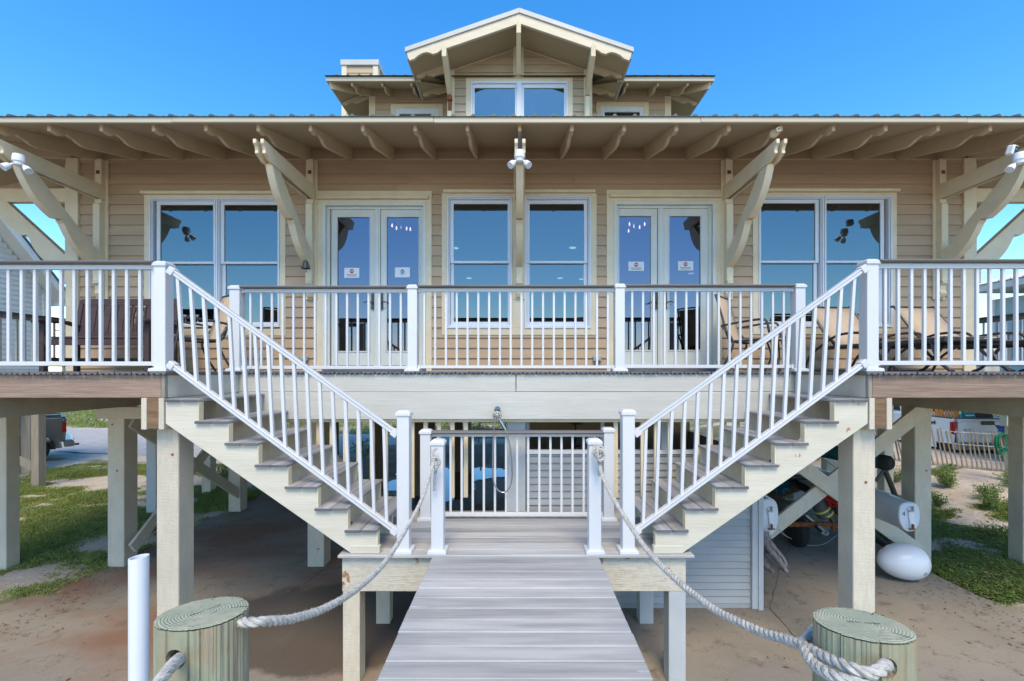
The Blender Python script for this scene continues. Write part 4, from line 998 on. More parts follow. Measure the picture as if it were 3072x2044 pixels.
# puddle: thin water sheet
PUD = bpy.data.materials.new('puddle_water'); PUD.use_nodes = True; q = PUD.node_tree.nodes['Principled BSDF']; q.inputs['Base Color'].default_value = (.05, .045, .04, 1); q.inputs['Roughness'].default_value = .03; q.inputs['Specular IOR Level'].default_value = .8
def puddle(cx, cy, rx, ry, nm, sd, pz=.0045):
    m_ = MB(); n = 70
    for i in range(n):
        a = 2*pi*i/n; r = 1+.5*mn.noise(Vector((cos(a)*1.6+sd, sin(a)*1.6, sd)))+.22*mn.noise(Vector((cos(a)*6, sin(a)*6+sd, 1)))
        m_.v.append(Vector((cx+cos(a)*rx*r, cy+sin(a)*ry*r, pz)))
    m_.f = [tuple(range(n))]; tag(m_.build(nm, PUD, fix=False), kind='structure')
puddle(-1.9, 11.6, 1.3, 1.5, 'puddle', 3.3); puddle(-.7, 12.3, .6, .7, 'puddle', 9.1, .0085)
m_ = MB()
# ---------------------------------------------------------------- vegetation
import array
def tufts(name, mat, N_, region, blades, h0, h1, wleaf, seed, spread=.05, dens=veg, leafy=False, lean=.7):
    rnd = random.Random(seed); V = []; Fc = []; T = []
    k = 0; tries = 0
    while k < N_ and tries < N_*14:
        tries += 1
        x, y = region(rnd)
        d = dens(x, y)
        if rnd.random() > d: continue
        k += 1; z = gz(x, y)-.005; sc_ = (.45+.75*d)*rnd.uniform(.6, 1.25); tb = rnd.random()
        for _ in range(blades):
            a = rnd.uniform(0, 2*pi); r = spread*math.sqrt(rnd.random()); bx, by = x+cos(a)*r, y+sin(a)*r
            hh = rnd.uniform(h0, h1)*sc_; a2 = rnd.uniform(0, 2*pi); ln = hh*rnd.uniform(.1, lean); wx = wleaf*rnd.uniform(.6, 1.3)
            a3 = rnd.uniform(0, 2*pi); sx_, sy_ = cos(a3)*wx, sin(a3)*wx
            tx, ty = bx+cos(a2)*ln, by+sin(a2)*ln; i0 = len(V)
            tv = tb*.5+rnd.random()*.5
            if rnd.random() < .10: tv = 1.0
            if leafy:
                zb2 = z+hh*rnd.uniform(.1, 1.0); l2 = wx*1.9
                V += [(tx, ty, zb2), (tx+sx_*.8+cos(a2)*l2*.5, ty+sy_*.8+sin(a2)*l2*.5, zb2+l2*.22), (tx+cos(a2)*l2*1.2, ty+sin(a2)*l2*1.2, zb2+l2*rnd.uniform(-.2, .5)), (tx-sx_*.8+cos(a2)*l2*.5, ty-sy_*.8+sin(a2)*l2*.5, zb2+l2*.22)]
                Fc.append((i0, i0+1, i0+2, i0+3)); T += [tv]*4
            else:
                V += [(bx-sx_/2, by-sy_/2, z), (bx+sx_/2, by+sy_/2, z), ((bx+tx)/2+sx_/2.6, (by+ty)/2+sy_/2.6, z+hh*.65), (tx, ty, z+hh), ((bx+tx)/2-sx_/2.6, (by+ty)/2-sy_/2.6, z+hh*.65)]
                Fc.append((i0, i0+1, i0+2, i0+3, i0+4)); T += [tv]*5
    me = bpy.data.meshes.new(name); me.from_pydata(V, [], Fc); at = me.attributes.new('tint', 'FLOAT', 'POINT'); at.data.foreach_set('value', T)
    me.materials.append(mat); o = bpy.data.objects.new(name, me); COL.objects.link(o); o['kind'] = 'stuff'; return o
def wedge(rnd, ulo, uhi, y0, y1):
    # uniform on the ground over distance, restricted to what can be seen from near the photo's viewpoint
    y = math.sqrt(rnd.uniform(y0*y0, y1*y1)); u = rnd.uniform(ulo, uhi); return ((u-U0)/F*y, y)
tufts('lawn', GRASSM, 15000, lambda r: wedge(r, -100, 860, 5.6, 13.5), 9, .03, .085, .012, 11, .07, leafy=False, lean=1.3)
tufts('lawn', GRASSM, 9000, lambda r: wedge(r, -100, 860, 5.6, 13.5), 8, .02, .06, .018, 12, .07, leafy=True)
tufts('far_grass', GRASSM, 7000, lambda r: wedge(r, -100, 1900, 17.5, 42), 7, .08, .22, .05, 13, .25, lean=1.0)
tufts('beach_grass', GRASSM, 9000, lambda r: wedge(r, 2600, 3200, 5.4, 10.5), 9, .03, .09, .012, 14, .07, lean=1.3)
tufts('ground_cover', SHRUBM, 7000, lambda r: wedge(r, 2600, 3200, 5.4, 11.5), 9, .02, .10, .020, 15, .08, leafy=True)
tufts('far_grass', GRASSM, 4000, lambda r: wedge(r, 2350, 3300, 15.5, 40), 7, .10, .25, .05, 16, .25, lean=1.0)
def shrub(label, x, y, r, h, sd, n=900):
    rnd = random.Random(sd); V = []; Fc = []; T = []; z0_ = gz(x, y)
    t_ = thing('shrub', label, 'shrub', (x, y, z0_), 'low shrubs on the sand')
    st = MB()
    for s in range(9):
        a = rnd.uniform(0, 2*pi); q = r*rnd.uniform(.3, .9); hh = h*rnd.uniform(.6, 1.0)
        P0 = Vector((x+cos(a)*.03, y+sin(a)*.03, z0_)); P1 = Vector((x+cos(a)*q*.5, y+sin(a)*q*.5, z0_+hh*.6)); P2 = Vector((x+cos(a)*q, y+sin(a)*q, z0_+hh))
        st.tube([P0, P1, P2], [.008, .006, .003], 5)
        for _ in range(n//9):
            t = rnd.uniform(.15, 1.05); c_ = P0.lerp(P1, t/.5) if t < .5 else P1.lerp(P2, (t-.5)/.5)
            c_ = c_+Vector((rnd.gauss(0, .05), rnd.gauss(0, .05), rnd.gauss(0, .04))); 
            if c_.z < z0_: c_.z = z0_+.01
            ax = Vector((rnd.gauss(0, 1), rnd.gauss(0, 1), rnd.gauss(.3, .6))).normalized(); sd_ = ax.cross(Vector((rnd.gauss(0, 1), rnd.gauss(0, 1), rnd.gauss(0, 1)))).normalized()
            l = rnd.uniform(.022, .045); i0 = len(V); V += [tuple(c_), tuple(c_+ax*l*.5+sd_*l*.28), tuple(c_+ax*l), tuple(c_+ax*l*.5-sd_*l*.28)]; Fc.append((i0, i0+1, i0+2, i0+3)); T += [rnd.random()*.95]*4
    st.build('stem', GWD, t_)
    me = bpy.data.meshes.new('foliage'); me.from_pydata([(a-x, b-y, c-z0_) for a, b, c in V], [], Fc); at = me.attributes.new('tint', 'FLOAT', 'POINT'); at.data.foreach_set('value', T); me.materials.append(SHRUBM)
    o = bpy.data.objects.new('foliage', me); COL.objects.link(o); o.parent = t_
def gq(u, v, h=0.): Y = (H-h)*F/(v-V0); return X(u, Y), Y
SH = [('wide leafy shrub in front of the left end of the sand fence', 2850, 1470, .42, .34), ('leafy shrub on the sand right of the wide shrub', 2960, 1500, .32, .28), ('low bright shrub by the right photo border near the fence foot', 3040, 1480, .34, .32),
      ('small shrub on bare sand midway down the right slope', 2975, 1560, .22, .3), ('shrub beside the post behind the numbered hull', 2690, 1475, .3, .36), ('pale shrub between post and sand fence', 2815, 1500, .25, .25),
      ('low green shrub low on the right slope', 2990, 1625, .3, .2), ('shrub at the far side of the slab beneath the right stair', 2450, 1400, .45, .5),
      ('bushy green shrub behind the left hanging pickets', 1085, 1375, .7, .75), ('bushy shrub behind the puddle beside the left newel', 1255, 1322, .8, .7), ('shrub behind the wooden steps at the back', 1425, 1322, .5, .9), ('shrub under the left stair near the far posts', 665, 1440, .5, .4)]
for i, (lb, u, v, r, h) in enumerate(SH):
    x, y = gq(u, v, .25 if (u > 2700 and v < 1540) else 0); shrub(lb, x, y, r, h, 50+i, 1500 if r > .4 else 900)

# leaf litter and grit blown onto the slab
rnd = random.Random(77); V = []; Fc = []
for _ in range(2600):
    if rnd.random() < .6: s_ = rnd.choice((-1, 1)); x = s_*(5.6-abs(rnd.gauss(0, .35))); y = rnd.uniform(4.5, 12)
    else: x = rnd.uniform(-5.4, 5.4); y = rnd.uniform(3.4, 12)
    a = rnd.uniform(0, pi); l = rnd.uniform(.008, .022)*(1.6 if rnd.random() < .15 else 1); w_ = l*rnd.uniform(.15, .5); i0 = len(V)
    V += [(x-cos(a)*l, y-sin(a)*l, .006), (x+sin(a)*w_, y-cos(a)*w_, .009), (x+cos(a)*l, y+sin(a)*l, .007+rnd.random()*.01), (x-sin(a)*w_, y+cos(a)*w_, .008)]; Fc.append((i0, i0+1, i0+2, i0+3))
me = bpy.data.meshes.new('leaf_litter'); me.from_pydata(V, [], Fc); me.materials.append(surf('dry_leaf', (.22, .15, .08), (.12, .085, .05), bump=0, rough=.9)); o = bpy.data.objects.new('leaf_litter', me); COL.objects.link(o); o['kind'] = 'stuff'
def text_mesh(name, s, size, mat, parent, loc, rot=(pi/2, 0, 0), ext=.001, bold=0, align='CENTER', width=None):
    cu = bpy.data.curves.new('t', 'FONT'); cu.body = s; cu.size = size; cu.extrude = ext; cu.align_x = align; cu.align_y = 'CENTER'; cu.offset = bold; cu.resolution_u = 3
    o = bpy.data.objects.new('t', cu); COL.objects.link(o); dg = bpy.context.evaluated_depsgraph_get(); dg.update()
    me = bpy.data.meshes.new_from_object(o.evaluated_get(dg)); bpy.data.objects.remove(o); me.name = name; me.materials.clear(); me.materials.append(mat)
    if width:
        xs = [v.co.x for v in me.vertices]; k = width/(max(xs)-min(xs))
        for v in me.vertices: v.co.x *= k
    q = bpy.data.objects.new(name, me); COL.objects.link(q); q.rotation_euler = rot
    if parent: q.parent = parent; q.location = Vector(loc)-WL[parent.name]
    else: q.location = loc
    WL[q.name] = Vector(loc); return q
# ---------------------------------------------------------------- door notices
def notice(label, u0, u1, v0, v1, kind, tilt=0):
    Y = YW+.052
    t = thing('door_notice', label, 'notice', (X((u0+u1)/2, Y), Y, Z(v1, Y)), 'paper notices on the glass doors')
    x0, x1, z0, z1 = X(u0, Y), X(u1, Y), Z(v1, Y), Z(v0, Y); xc = (x0+x1)/2
    m = MB(); m.box(x0, x1, Y, Y+.002, z0, z1); m.build('sheet', PAPER, t)
    hz = z1-z0
    if kind == 'stop':
        zc_ = z1-hz*.33; r = hz*.235
        m = MB(); pts = [(xc+r*cos(pi/8+k*pi/4), zc_+r*sin(pi/8+k*pi/4)) for k in range(8)]; m.prism(pts, 'y', Y-.002, Y-.0002); m.build('octagon', REDM, t)
        text_mesh('stop_word', 'STOP', r*.85, PAPER, t, (xc, Y-.0025, zc_), ext=.0003, bold=.001, width=r*1.6)
        text_mesh('notice_text', 'Please do not use this door', hz*.10, TXTM, t, (xc, Y-.001, z0+hz*.32), ext=.0003, bold=.001, width=(x1-x0)*.68)
        m = MB(); m.box(xc-(x1-x0)*.26, xc+(x1-x0)*.26, Y-.001, Y-.0002, z0+hz*.205, z0+hz*.225); m.build('text_line', GRNM, t)
        m = MB(); m.box(xc-(x1-x0)*.34, xc+(x1-x0)*.34, Y-.001, Y-.0002, z0+hz*.125, z0+hz*.155); m.build('text_line', TXTM, t)
    else:
        zc_ = z1-hz*.39; r = hz*.185
        m = MB(); m.lathe([(0, -.002), (r, -.002), (r, -.0002), (0, -.0002)], (xc, Y, zc_), 24, 'y'); m.build('green_disc', GRNM, t)
        m = MB(); w_ = r*.17
        m.bar((xc-r*.5, Y-.003, zc_+.02*r), (xc-r*.12, Y-.003, zc_-r*.36), w_*2, .001, up=(0, 1, 0)); m.bar((xc-r*.14, Y-.0035, zc_-r*.38), (xc+r*.52, Y-.0035, zc_+r*.42), w_*2, .001, up=(0, 1, 0)); m.build('check_mark', PAPER, t)
        text_mesh('notice_text', 'Please use this', hz*.09, TXTM, t, (xc, Y-.001, z0+hz*.36), ext=.0003, bold=.0005, width=(x1-x0)*.36)
        text_mesh('notice_text', 'door', hz*.09, TXTM, t, (xc, Y-.001, z0+hz*.27), ext=.0003, bold=.0005)
notice('white paper with red STOP octagon on the leftmost glass door leaf', 1033, 1078, 804, 834, 'stop')
notice('white paper with a green check mark on a glass door leaf', 1185, 1230, 802.5, 832.5, 'check')
notice('crumpled paper with red STOP octagon on the left leaf of the right door', 1885, 1932, 785.5, 813.5, 'stop')
notice('crumpled paper with red STOP octagon on the rightmost glass door leaf', 2033, 2080, 784, 812, 'stop')

# ---------------------------------------------------------------- lights, camera, bell on the brackets
def floodlight(label, c, yaw):
    c = Vector(c); t = thing('floodlight', label, 'floodlight', c, 'white twin floodlights on the brackets')
    R_ = Matrix.Rotation(yaw, 3, 'Z')
    m = MB(); m.lathe([(0, .075), (.055, .07), (.062, .03), (.062, -.01), (.05, -.02), (.045, -.05), (.03, -.062), (0, -.065)], c, 20); m.build('housing', WPL, t, smooth=True)
    for s in (-1, 1):
        d = (R_ @ Vector((s*.60, -.5, -.75))).normalized(); p0 = c+R_ @ Vector((s*.045, -.02, -.05)); 
        m = MB(); m.tube([p0, p0+d*.03], .012, 8); m.build('swivel_arm', WPL, t)
        q = p0+d*.03; m = MB(); m.tube([q, q+d*.012, q+d*.03, q+d*.085, q+d*.0851, q+d*.06], [.012, .030, .036, .042, .036, .030], 16); h = m.build('lamp_head', WPL, t, smooth=True)
        m = MB(); m.tube([q+d*.058, q+d*.062], .032, 16); m.build('lens', PAPER, h)
    return t
xb = BRX
floodlight('white twin floodlight under the middle bracket arm, black cables above', (xb[2]-.005, 5.32, Z(472, 5.32)), 0)
floodlight('white twin floodlight on the outer end of the leftmost bracket', (X(57, 5.36), 5.36, Z(483, 5.36)), .5)
floodlight('white twin floodlight on the rightmost bracket, cut by the photo border', (X(3058, 5.3), 5.3, Z(478, 5.3)), -.5)
m = MB()
for dx in (-.008, .008): m.tube([(xb[2]+dx, 5.31, H+2.78), (xb[2]+dx*1.5, 5.28, H+2.66), (xb[2]+dx, 5.29, Z(452, 5.32))], .009, 8)
tag(m.build('cable', BLK, smooth=True), 'black cable pair dropping to the middle floodlight', 'cable'); bpy.data.objects['cable']['kind'] = 'stuff'
c = P(3036, 452, 5.40); t = thing('security_camera', 'square white camera with black front on the rightmost bracket arm', 'camera', c)
R_ = Matrix.Rotation(.35, 3, 'Z') @ Matrix.Rotation(.25, 3, 'X')
def rbox(mb, c, hx, hy, hz, R_):
    vs = [c+R_ @ Vector((sx*hx, sy*hy, sz*hz)) for sz in (-1, 1) for sx, sy in ((-1, -1), (1, -1), (1, 1), (-1, 1))]
    return mb.add(vs, [(0, 3, 2, 1), (4, 5, 6, 7), (0, 1, 5, 4), (1, 2, 6, 5), (2, 3, 7, 6), (3, 0, 4, 7)])
m = MB(); rbox(m, c, .055, .04, .055, R_); m.build('housing', WPL, t, bev=.015); m = MB(); rbox(m, c+R_ @ Vector((0, -.041, 0)), .036, .003, .040, R_); m.build('front_panel', BLK, t, bev=.004)
m = MB(); m.lathe([(0, -.0475), (.012, -.047), (.013, -.044), (0, -.044)], c, 16, 'y'); m.build('lens', CHR, t)
c = P(2333, 391, 5.35); t = thing('eye_hook', 'round cream cap with a rusty hook between two rafter ends on the right', 'hook', c)
m = MB(); m.lathe([(0, -.03), (.03, -.025), (.032, 0), (.02, .02), (.045, .05), (.05, .09)], c, 18, 'y'); m.build('cap', TRIM, t, smooth=True); m = MB(); m.lathe([(0, -.036), (.008, -.035), (.008, -.03)], c, 10, 'y'); m.tube([c+Vector((0, -.03, -.03)), c+Vector((-.003, -.03, -.08))], .003, 6); m.build('hook', RUST, t)
Yb = 6.42; c = P(917, 806, Yb); t = thing('bell', 'small dark patina bell hanging below the second bracket from the left', 'bell', c)
m = MB(); m.lathe([(.0, .115), (.022, .11), (.032, .095), (.038, .06), (.046, .03), (.062, .005), (.064, 0), (.058, 0), (.04, .02), (.03, .08), (0, .085)], c, 24); m.build('bell_body', surf('bell_patina', (.11, .13, .12), (.07, .075, .07), bump=.1, rough=.5, metal=.5), t, smooth=True)
m = MB(); m.tube([c+Vector((0, 0, .11)), c+Vector((0, 0, .16))], .006, 6); m.tube([c+Vector((0, 0, .08)), c+Vector((.01, 0, -.04))], .004, 6); m.build('hanger', BLK, t)
m = MB(); m.lathe([(0, -.012), (.010, 0), (0, .012)], c+Vector((.01, 0, -.045)), 10); m.build('clapper', RUST, t)

# ---------------------------------------------------------------- shower enclosure, hand shower, rain shower
en = thing('shower_enclosure', 'grey lap-sided outdoor shower enclosure with blue-grey corner posts under the deck', 'shower stall', (1.4, 5.3, 0))
x0, x1 = X(1579, 5.3), X(2250, 5.3); zt_ = Z(1362, 5.3); k = 0; z = .05
while z < zt_-.02:
    zz = min(z+.0815, zt_); m = MB(); m.prism([(5.285, z), (5.282, z+.008), (5.298, zz), (5.31, zz), (5.31, z)], 'x', x0, x1); m.build('siding_board', GRYS, en); 
    m = MB(); m.prism([(x1+.08, z), (x1+.083, z+.008), (x1+.068, zz), (x1+.055, zz), (x1+.055, z)], 'y', 5.40, 7.4); m.build('siding_board', GRYS, en); z += .0815
m = MB(); m.box(x0, x1, 5.27, 5.36, zt_+.001, zt_+.045); m.build('sill', WFR, en, bev=.003)
m = MB(); m.box(x0, x1, 5.285, 5.31, .0, .049); m.build('base_strip', GRYS, en)
m = MB(); m.box(x1+.001, X(2284, 5.26)+.0, 5.25, 5.39, 0, zt_+.05); m.build('corner_post', GRYP, en, bev=.006)
m = MB(); m.box(X(2276, 5.24), X(2290, 5.24), 5.235, 5.249, 0, zt_+.05); m.build('corner_trim', GRYP, en)
for (ua, ub, mt) in ((1984, 2002, GRYP), (1803, 1813, GRYP), (1578, 1588, GRYP)):
    m = MB(); m.box(X(ua, 5.33), X(ub, 5.33), 5.33, 5.38, zt_+.046, H-.5); m.build('stud', mt, en, bev=.003)
m = MB(); m.box(x0, x1+.06, 7.3, 7.35, 0, H-.3); m.box(x0-.03, x0-.001, 5.45, 7.3, 0, zt_); m.build('back_panel', surf('tan_panel', (.36, .27, .16), (.31, .23, .135), sc3=(2, 2, 2), bump=.1, rough=.8), en)
Yh = 4.93
t = thing('hand_shower', 'chrome hand shower with a looping metal hose on the white girder', 'shower', P(1490, 1225, 5.0))
c = P(1491, 1246, Yh); m = MB(); m.lathe([(0, -.03), (.047, -.028), (.05, -.015), (.047, 0), (.03, .02), (0, .03)], c, 28, 'y'); hd = m.build('shower_head', CHR, t, smooth=True)
for k in range(7):
    a = 2*pi*k/7; m = MB(); m.lathe([(0, -.033), (.007, -.032), (.008, -.028)], c+Vector((cos(a)*.027, 0, sin(a)*.027)), 8, 'y'); m.build('nozzle', BLK, hd)
m = MB(); m.tube([c+Vector((.02, .01, -.035)), P(1512, 1282, Yh), P(1520, 1298, Yh)], [.017, .018, .013], 12); m.build('handle', CHR, t, smooth=True)
m = MB(); m.lathe([(0, -.04), (.03, -.035), (.034, 0), (.034, .06), (0, .06)], P(1492, 1229, 4.98), 18, 'y'); m.tube([P(1492, 1229, 4.98), P(1490, 1246, 4.95)], .012, 8); m.build('mount', surf('dark_chrome', (.12, .16, .16), bump=0, rough=.2, metal=.8), t, smooth=True)
def bez(pts, n=10):
    P_ = [Vector(p) for p in pts]; out = []
    for i in range(len(P_)-1):
        p0 = P_[max(i-1, 0)]; p1 = P_[i]; p2 = P_[i+1]; p3 = P_[min(i+2, len(P_)-1)]
        for k in range(n):
            t = k/n; out.append(.5*((2*p1)+(p2-p0)*t+(2*p0-5*p1+4*p2-p3)*t*t+(3*p1-p0-3*p2+p3)*t*t*t))
    out.append(P_[-1]); return out
hp = [(1520, 1298), (1530, 1340), (1536, 1400), (1535, 1445), (1524, 1470), (1510, 1478), (1492, 1468), (1480, 1440), (1478, 1380), (1480, 1310), (1486, 1262), (1488, 1250)]
m = MB(); m.tube(bez([P(u, v, 4.86) for u, v in hp]), .0075, 10); m.build('hose', CHR, t, smooth=True)
t = thing('rain_shower', 'dark rain shower head on a thin pipe inside the shower stall', 'shower', P(1727, 1345, 6.9))
c = P(1728, 1272, 6.6); m = MB(); m.lathe([(0, -.004), (.10, -.002), (.10, .008), (.03, .016), (0, .018)], c, 26); m.build('shower_head', BLK, t, smooth=True)
m = MB(); m.tube([c+Vector((0, 0, .01)), c+Vector((0, .1, .05)), c+Vector((0, .55, .05)), P(1727, 1280, 7.25), P(1725, 1350, 7.25), P(1725, 1420, 7.25)], .014, 8); m.tube([P(1712, 1338, 7.2), P(1740, 1338, 7.2)], .02, 8); m.build('pipe', BLK, t)
t = thing('wooden_steps', 'small grey wooden steps behind the puddle at the back of the house', 'steps', (X(1470, 17.2), 17.2, 0))
for k in range(4):
    m = MB(); xs0 = X(1438, 17.2); m.box(xs0, xs0+.95, 17.2+k*.28, 17.46+k*.28, .22+k*.26, .26+k*.26); m.build('tread', GWD, t)
for xx in (X(1438, 17.2)-.05, X(1438, 17.2)+.95):
    m = MB(); m.bar((xx+.025, 17.2, .1), (xx+.025, 18.3, 1.2), .05, .18); m.build('stringer', GWD, t)

# ---------------------------------------------------------------- pilings and ropes by the boardwalk
PW = bpy.data.materials.new('treated_piling_wood'); PW.use_nodes = True; t = PW.node_tree; N = t.nodes; L = t.links; b = N['Principled BSDF']; b.inputs['Roughness'].default_value = .8
tc = N.new('ShaderNodeTexCoord'); oi = N.new('ShaderNodeObjectInfo')
def noi2(scale, d=5, r=.6):
    mp = N.new('ShaderNodeMapping'); mp.inputs['Scale'].default_value = scale; L.new(tc.outputs['Object'], mp.inputs[0]); n = N.new('ShaderNodeTexNoise'); n.inputs['Scale'].default_value = 1; n.inputs['Detail'].default_value = d; n.inputs['Roughness'].default_value = r; L.new(mp.outputs[0], n.inputs['Vector']); return n.outputs['Fac']
c = mix(mr(noi2((14, 14, 1.2)), .35, .65), (.29, .28, .175), (.36, .27, .175)); c = mix(mr(noi2((70, 70, 2.5), 4), .48, .72), c, (.13, .115, .075)); c = mix(mr(noi2((5, 5, 3)), .5, .62), c, (.30, .33, .22))
L.new(c, b.inputs['Base Color']); bp_ = N.new('ShaderNodeBump'); bp_.inputs['Strength'].default_value = .9; bp_.inputs['Distance'].default_value = .006; L.new(noi2((75, 75, 2)), bp_.inputs['Height']); L.new(bp_.outputs[0], b.inputs['Normal'])
PT = bpy.data.materials.new('piling_end_grain'); PT.use_nodes = True; t = PT.node_tree; N = t.nodes; L = t.links; b = N['Principled BSDF']; b.inputs['Roughness'].default_value = .85; tc = N.new('ShaderNodeTexCoord')
wv = N.new('ShaderNodeTexWave'); wv.wave_type = 'RINGS'; wv.rings_direction = 'Z'; wv.inputs['Scale'].default_value = 42; wv.inputs['Distortion'].default_value = 4.2; wv.inputs['Detail'].default_value = 3; wv.inputs['Detail Scale'].default_value = .6
L.new(tc.outputs['Object'], wv.inputs['Vector'])
c = mix(mr(wv.outputs['Fac'], .1, .6), (.19, .20, .125), (.39, .405, .29)); c = mix(mr(noi2((9, 9, 9)), .5, .7), c, (.42, .40, .27)); c = mix(mr(noi2((60, 60, 60), 3), .6, .75), c, (.16, .17, .11))
L.new(c, b.inputs['Base Color']); bp_ = N.new('ShaderNodeBump'); bp_.inputs['Strength'].default_value = .5; bp_.inputs['Distance'].default_value = .0022; L.new(wv.outputs['Fac'], bp_.inputs['Height']); b2 = N.new('ShaderNodeBump'); b2.inputs['Strength'].default_value = .5; b2.inputs['Distance'].default_value = .004; L.new(noi2((120, 120, 120)), b2.inputs['Height']); L.new(bp_.outputs[0], b2.inputs['Normal']); L.new(b2.outputs[0], b.inputs['Normal'])
def piling(label, cx, cy, r, ztop, tilt, sd, hole):
    rnd = random.Random(sd); n = 220; th = thing('wood_piling', label, 'piling', (cx, cy, 0), 'round green-tinged pilings beside the boardwalk')
    cracks = [(rnd.uniform(0, 2*pi), rnd.uniform(.012, .03), rnd.uniform(.1, 1.2)) for _ in range(15)]
    def rad(a, z):
        q = r*(1+.018*sin(2*a+sd)+.012*sin(3*a+1.3*sd)+.006*sin(5*a))+.0015*mn.noise(Vector((cos(a)*14, sin(a)*14, z*1.5)))*2+.0016*mn.noise(Vector((cos(a)*50, sin(a)*50, z*1.2)))
        for (ca, w_, ln) in cracks:
            d = abs((a-ca+pi) % (2*pi)-pi)
            if d < w_ and z > ztop-ln: q -= .006*(1-d/w_)*min(1, (z-(ztop-ln))*8)
        return q
    zs_l = [0, .4, .9, 1.2, 1.35]+[1.4+.035*i for i in range(int((ztop-1.4)/.035))]+[ztop-.004]
    vs = []; fs = []
    for z in zs_l:
        for k in range(n): a = 2*pi*k/n; q = rad(a, z); zz = z + (tilt*q*sin(a)+.0 if z > ztop-.01 else 0); vs.append((cx+q*cos(a), cy+q*sin(a), zz))
    m_ = len(zs_l); fs = [(i*n+k, i*n+(k+1) % n, (i+1)*n+(k+1) % n, (i+1)*n+k) for i in range(m_-1) for k in range(n)]
    fs += [tuple(range(n))[::-1]]
    mb = MB(); mb.add(vs, fs)
    mb.add([vs[(m_-1)*n+k] for k in range(n)], [tuple(range(n))]) 
    sh = mb.build('shaft', PW, th, smooth=False, fix=False, origin=(cx, cy, 0))
    tp = MB(); R_ = 10; v2 = []
    for i in range(1, R_+1):
        for k in range(n):
            a = 2*pi*k/n; q = rad(a, ztop)*i/R_; dz = .0035-.003*(i == R_)+.0008*mn.noise(Vector((q*cos(a)*60, q*sin(a)*60, sd)))
            v2.append((cx+q*cos(a), cy+q*sin(a), ztop+tilt*q*sin(a)+dz))
    f2 = [((i)*n+k, (i)*n+(k+1) % n, (i+1)*n+(k+1) % n, (i+1)*n+k) for i in range(R_-1) for k in range(n)]+[tuple(range(n))]
    tp.add(v2, f2); tp.build('top_face', PT, th, fix=True, origin=(cx+.01, cy, ztop))
    # split lines across the end grain
    for k in range(4):
        a = (1.2, 4.4, 3.6, 5.2)[k]+sd; r0 = (0, .05, .6, .72)[k]*r; r1 = (.32, .42, .97, .98)[k]*r; s_ = MB(); pr_ = []
        for i in range(7):
            q = r0+(r1-r0)*i/6; aa = a+.06*mn.noise(Vector((i*.8, k, sd))); pr_.append(Vector((cx+q*cos(aa), cy+q*sin(aa), ztop+tilt*q*sin(aa)+.0052)))
        for i, p in enumerate(pr_): d = Vector((-sin(a), cos(a), 0))*.0006*(1+i*.2); s_.v += [p-d, p+d]
        s_.f = [(2*i, 2*i+2, 2*i+3, 2*i+1) for i in range(6)]; s_.build('split', CRK, th)
    # bored rope hole
    ha, hz_ = hole; hx, hy = cx+cos(ha)*r*1.0, cy+sin(ha)*r*1.0; cut = MB(); cut.tube([(hx+cos(ha)*.05, hy+sin(ha)*.05, hz_), (cx-cos(ha)*r*.3, cy-sin(ha)*r*.3, hz_)], .027, 20)
    co = cut.build('cut', PW, None, fix=True); bo = sh.modifiers.new('hole', 'BOOLEAN'); bo.operation = 'DIFFERENCE'; bo.object = co; bo.solver = 'EXACT'
    dg = bpy.context.evaluated_depsgraph_get(); dg.update(); me = bpy.data.meshes.new_from_object(sh.evaluated_get(dg)); sh.modifiers.clear()
    if len(me.polygons) > 100: sh.data = me
    bpy.data.objects.remove(co); return th
Yl = 1.30; rl = .113
xl_, xr_ = X(611, Yl), X(2584, Yl)
zl = Z(1838, Yl); zr_ = Z(1873, Yl)
piling('left round piling with green weathered top and rope through its hole', xl_, Yl, rl, zl, -.10, 3, (radians(-90), Z(1980, Yl-.11)))
piling('right round piling with green weathered top, wrapped by the thick rope', xr_, Yl, rl+.003, zr_, -.10, 8, (radians(-99), Z(1998, Yl-.1)))
